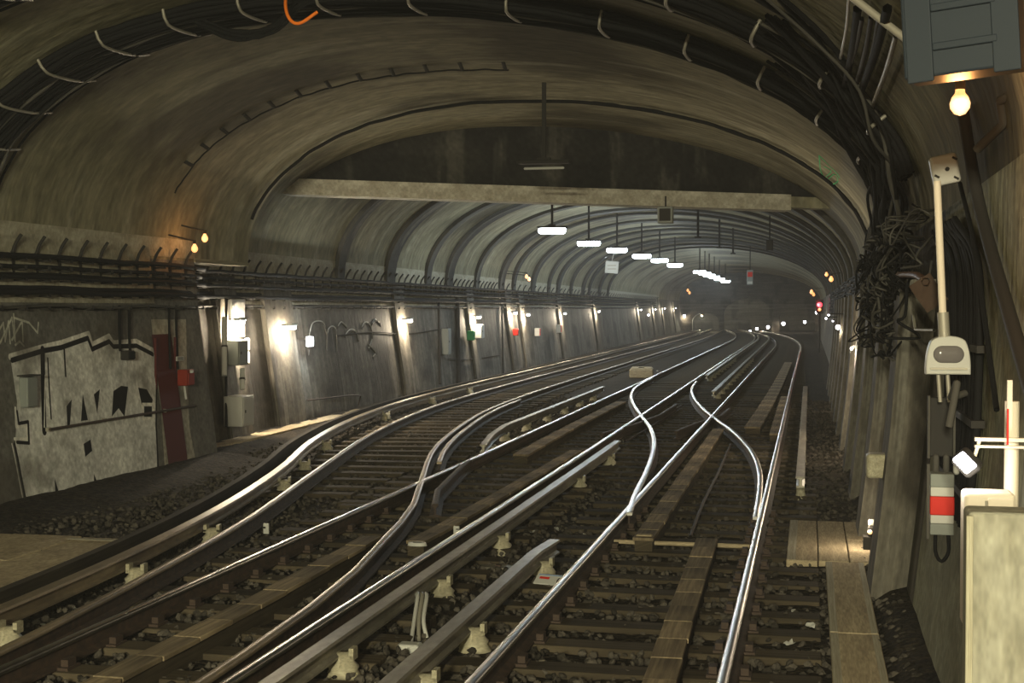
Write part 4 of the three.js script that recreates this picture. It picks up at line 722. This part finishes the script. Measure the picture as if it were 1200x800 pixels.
  mesh('arm', [bar(V(0.04, 0.02, -0.02), V(0.06, 0.09, -0.02), 0.008), box(0.2, 0.015, 0.03, 0.14, 0.095, -0.02), box(0.2, 0.01, 0.03, 0.14, 0.065, -0.02)], M.cream, f);
  point(new THREE.Color(1, 0.93, 0.82), K.flood, fp.clone().add(V(-0.035, -0.035, 0.1)), 3);
  // cream cabinet
  const cb = thing('cabinet', 'cream cabinet on the wall lit by the flood lamp', 'cabinet', onD(1157, 640, 5.9)); mesh('body', rbox(0.2, 0.56, 0.16, 0.02, 0, -0.05, 0), M.cream, cb); mesh('door', rbox(0.1, 0.52, 0.015, 0.005, 0.04, -0.05, 0.083), M.cream, cb); mesh('hinge', bar(V(-0.015, -0.3, 0.085), V(-0.015, 0.2, 0.085), 0.005), M.strap, cb); mesh('plug', cyl(0.018, 0.018, 0.05).rotateZ(1.57).translate(0.125, 0.1, 0.05), M.white, cb);
  // post and pale pipe
  tag(mesh('cream_post', [bar(onD(1186, 470, 6.1), onD(1184, 640, 6.1), 0.03, 10), box(0.02, 0.25, 0.02).translate(...onD(1183, 480, 6.05).toArray())], M.cream), 'cream upright pipe behind the flood lamp arm', 'pipe');
  tag(mesh('red_strip', box(0.008, 0.15, 0.006).translate(...onD(1181, 500, 5.98).toArray()), M.red), 'thin red sticker strip on the cream upright pipe', 'sticker');
  for (const [x0, y0, x1, y1, x2, y2, r, m, label] of [[1128, 130, 1150, 250, 1212, 470, 0.035, M.iron, 'thick dark pipe climbing the wall beside the junction box'], [1125, 215, 1142, 290, 1168, 480, 0.014, M.cable, 'thin dark cable falling from the junction box']]) tag(mesh('climbing_pipe', tube([hugAt(x0, y0), hugAt(x1, y1), hugAt(x2, y2)], r, 30, 8), m), label, 'pipe');
  tag(mesh('climbing_pipe', tube([onD(1200, 103, 7), onD(1172, 118, 7.2), onD(1176, 145, 7.3), onD(1145, 175, 7.5)], 0.024, 40, 8, 0.05), M.cableGrey), 'kinked grey conduit beside the lit bulb', 'conduit');
  // hanging cabinet and bulb
  const hc = thing('hanging_cabinet', 'blue-grey ribbed cabinet hanging above the lit bulb', 'cabinet', onD(1128, 20, 5.6)); hc.rotation.set(0.0, -0.28, 0.06);
  mesh('case', rbox(0.43, 0.5, 0.2, 0.012, 0, 0.02, 0), M.blueGrey, hc); for (const y of [-0.15, 0.0, 0.15]) mesh('rib', rbox(0.24, 0.03, 0.02, 0.006, 0.02, y + 0.03, 0.105), M.blueGrey, hc); for (const x of [-0.15, 0.17]) mesh('stile', rbox(0.1, 0.5, 0.016, 0.005, x, 0, 0.104), M.blueGrey, hc);
  mesh('mount', [box(0.04, 0.5, 0.04, 0.0, 0.4, -0.05)], M.iron, hc);
  const bp = onD(1125, 121, 6), bu = bulb(bp, 'large lit pear bulb under the hanging cabinet', undefined, 0.042, 2.1);
  mesh('holder', [box(0.14, 0.012, 0.05, 0.03, 0.115, 0), box(0.012, 0.07, 0.05, -0.04, 0.15, 0), rbox(0.12, 0.05, 0.05, 0.01, 0.05, 0.16, 0)], M.rust, bu);
  // bits low on the wall
  const wp = thing('wrapped_box', 'pale wrapped box jutting from a pilaster low on the wall', 'box', onX(1031, 545, 0.57)); mesh('wrapping', rbox(0.22, 0.2, 0.2, 0.03), M.porcelain, wp); mesh('tail', bar(V(0.05, -0.1, 0.1), V(0.05, -0.2, 0.1), 0.03), M.porcelain, wp);
  const sm_ = thing('ground_lamp', 'small pale lamp fitting beside the square concrete cover', 'lamp', onX(1023, 622, 0.6)); mesh('case', rbox(0.1, 0.1, 0.1, 0.02), M.iron, sm_); mesh('cap', rbox(0.09, 0.06, 0.09, 0.02, 0, 0.08, 0), M.white, sm_); mesh('base', box(0.14, 0.14, 0.12, -0.02, -0.12, 0), M.iron, sm_); mesh('glass', new THREE.SphereGeometry(0.022, 8, 6).translate(-0.03, 0.0, 0.07), M.bulbGlow, sm_); point(WALLW, 0.8, sm_.position.clone().add(V(-0.1, 0.12, 0.05)), 2);
  // parapet block close by
  const pb = thing('parapet', 'pale concrete block at the platform end', 'block', V(0, 0, 0)); mesh('block', rbox(0.37, 0.985, 0.15, 0.015, 0.634, 1.0925, -4.175), M.concrete, pb); mesh('plinth', box(0.24, 0.9, 0.15, 0.57, 0.155, -4.175), M.concrete, pb); mesh('corner_strip', rbox(0.02, 0.97, 0.02, 0.004, 0.452, 1.09, -4.1), M.paint, pb);
}
function hugAt(a, b) { let lo = 4, hi = 14; for (let i = 0; i < 30; i++) { const m = (lo + hi) / 2, p = onD(a, b, m), w = hug(p.y, m, 0.05); if (p.x < w.x) lo = m; else hi = m; } return onD(a, b, lo); }
// upright cable rack going up beside the hanging cabinet
{
  const o = thing('cable_ladder', 'upright ladder of pale and black conduits rising beside the hanging cabinet', 'conduits');
  for (const [a, b, c2, d2, r, m] of [[995, -6, 985, 68, 0.012, M.white], [1010, 22, 992, 90, 0.016, M.cableGrey], [1021, 20, 1003, 100, 0.018, M.cableGrey], [1030, 20, 1010, 105, 0.016, M.cableGrey], [1050, 42, 1022, 125, 0.018, M.strap], [1040, 10, 1008, 110, 0.03, M.cable], [1005, 10, 990, 100, 0.03, M.cable]]) mesh('conduit', tube([vhug(a, b), vhug((a + c2) / 2 + 2, (b + d2) / 2), vhug(c2, d2)], r, 20, 6), m, o);
  tag(mesh('rail_strut', bar(vhug(998, -4), vhug(1062, 46), 0.025), M.strap), 'slanting iron strut crossing the upright conduits', 'strut');
}
function vhug(a, b) { let lo = 5, hi = 18; for (let i = 0; i < 30; i++) { const m = (lo + hi) / 2, p = onD(a, b, m); if (p.y < vaultY(p.x, m) - 0.12 && p.x < 1.1) lo = m; else hi = m; } return onD(a, b, lo); }

// ---------------------------------------------------------------- station lamps behind the viewer
for (const [x, d] of [[-0.3, -5.5], [-0.3, -8.5], [-0.3, -11.5], [-1.4, -14.5], [-1.4, -18]]) {
  const o = thing('station_lamp', 'long station ceiling lamp on the platform side behind the viewer', 'lamp', V(x, 4.0, -d), 0, 'station ceiling lamps'), top = vaultY(x, d) - 4.0;
  mesh('tray', rbox(0.2, 0.06, 2.4, 0.01, 0, 0.07, 0), M.white, o); mesh('tube', new THREE.CapsuleGeometry(0.03, 2.2, 4, 8).rotateX(Math.PI / 2), M.tubeGlowWarm ??= std({ color: 0xffffff, emissive: rgb(1, 0.93, 0.7), emissiveIntensity: 4 }), o); mesh('hanger', [box(0.02, top, 0.02, 0, top / 2 + 0.05, 0.9), box(0.02, top, 0.02, 0, top / 2 + 0.05, -0.9)], M.iron, o);
  for (const z of [-0.7, 0.7]) point(WARM, K.station, V(x, 3.9, -d + z), 4);
}
renderer.render(scene, camera);
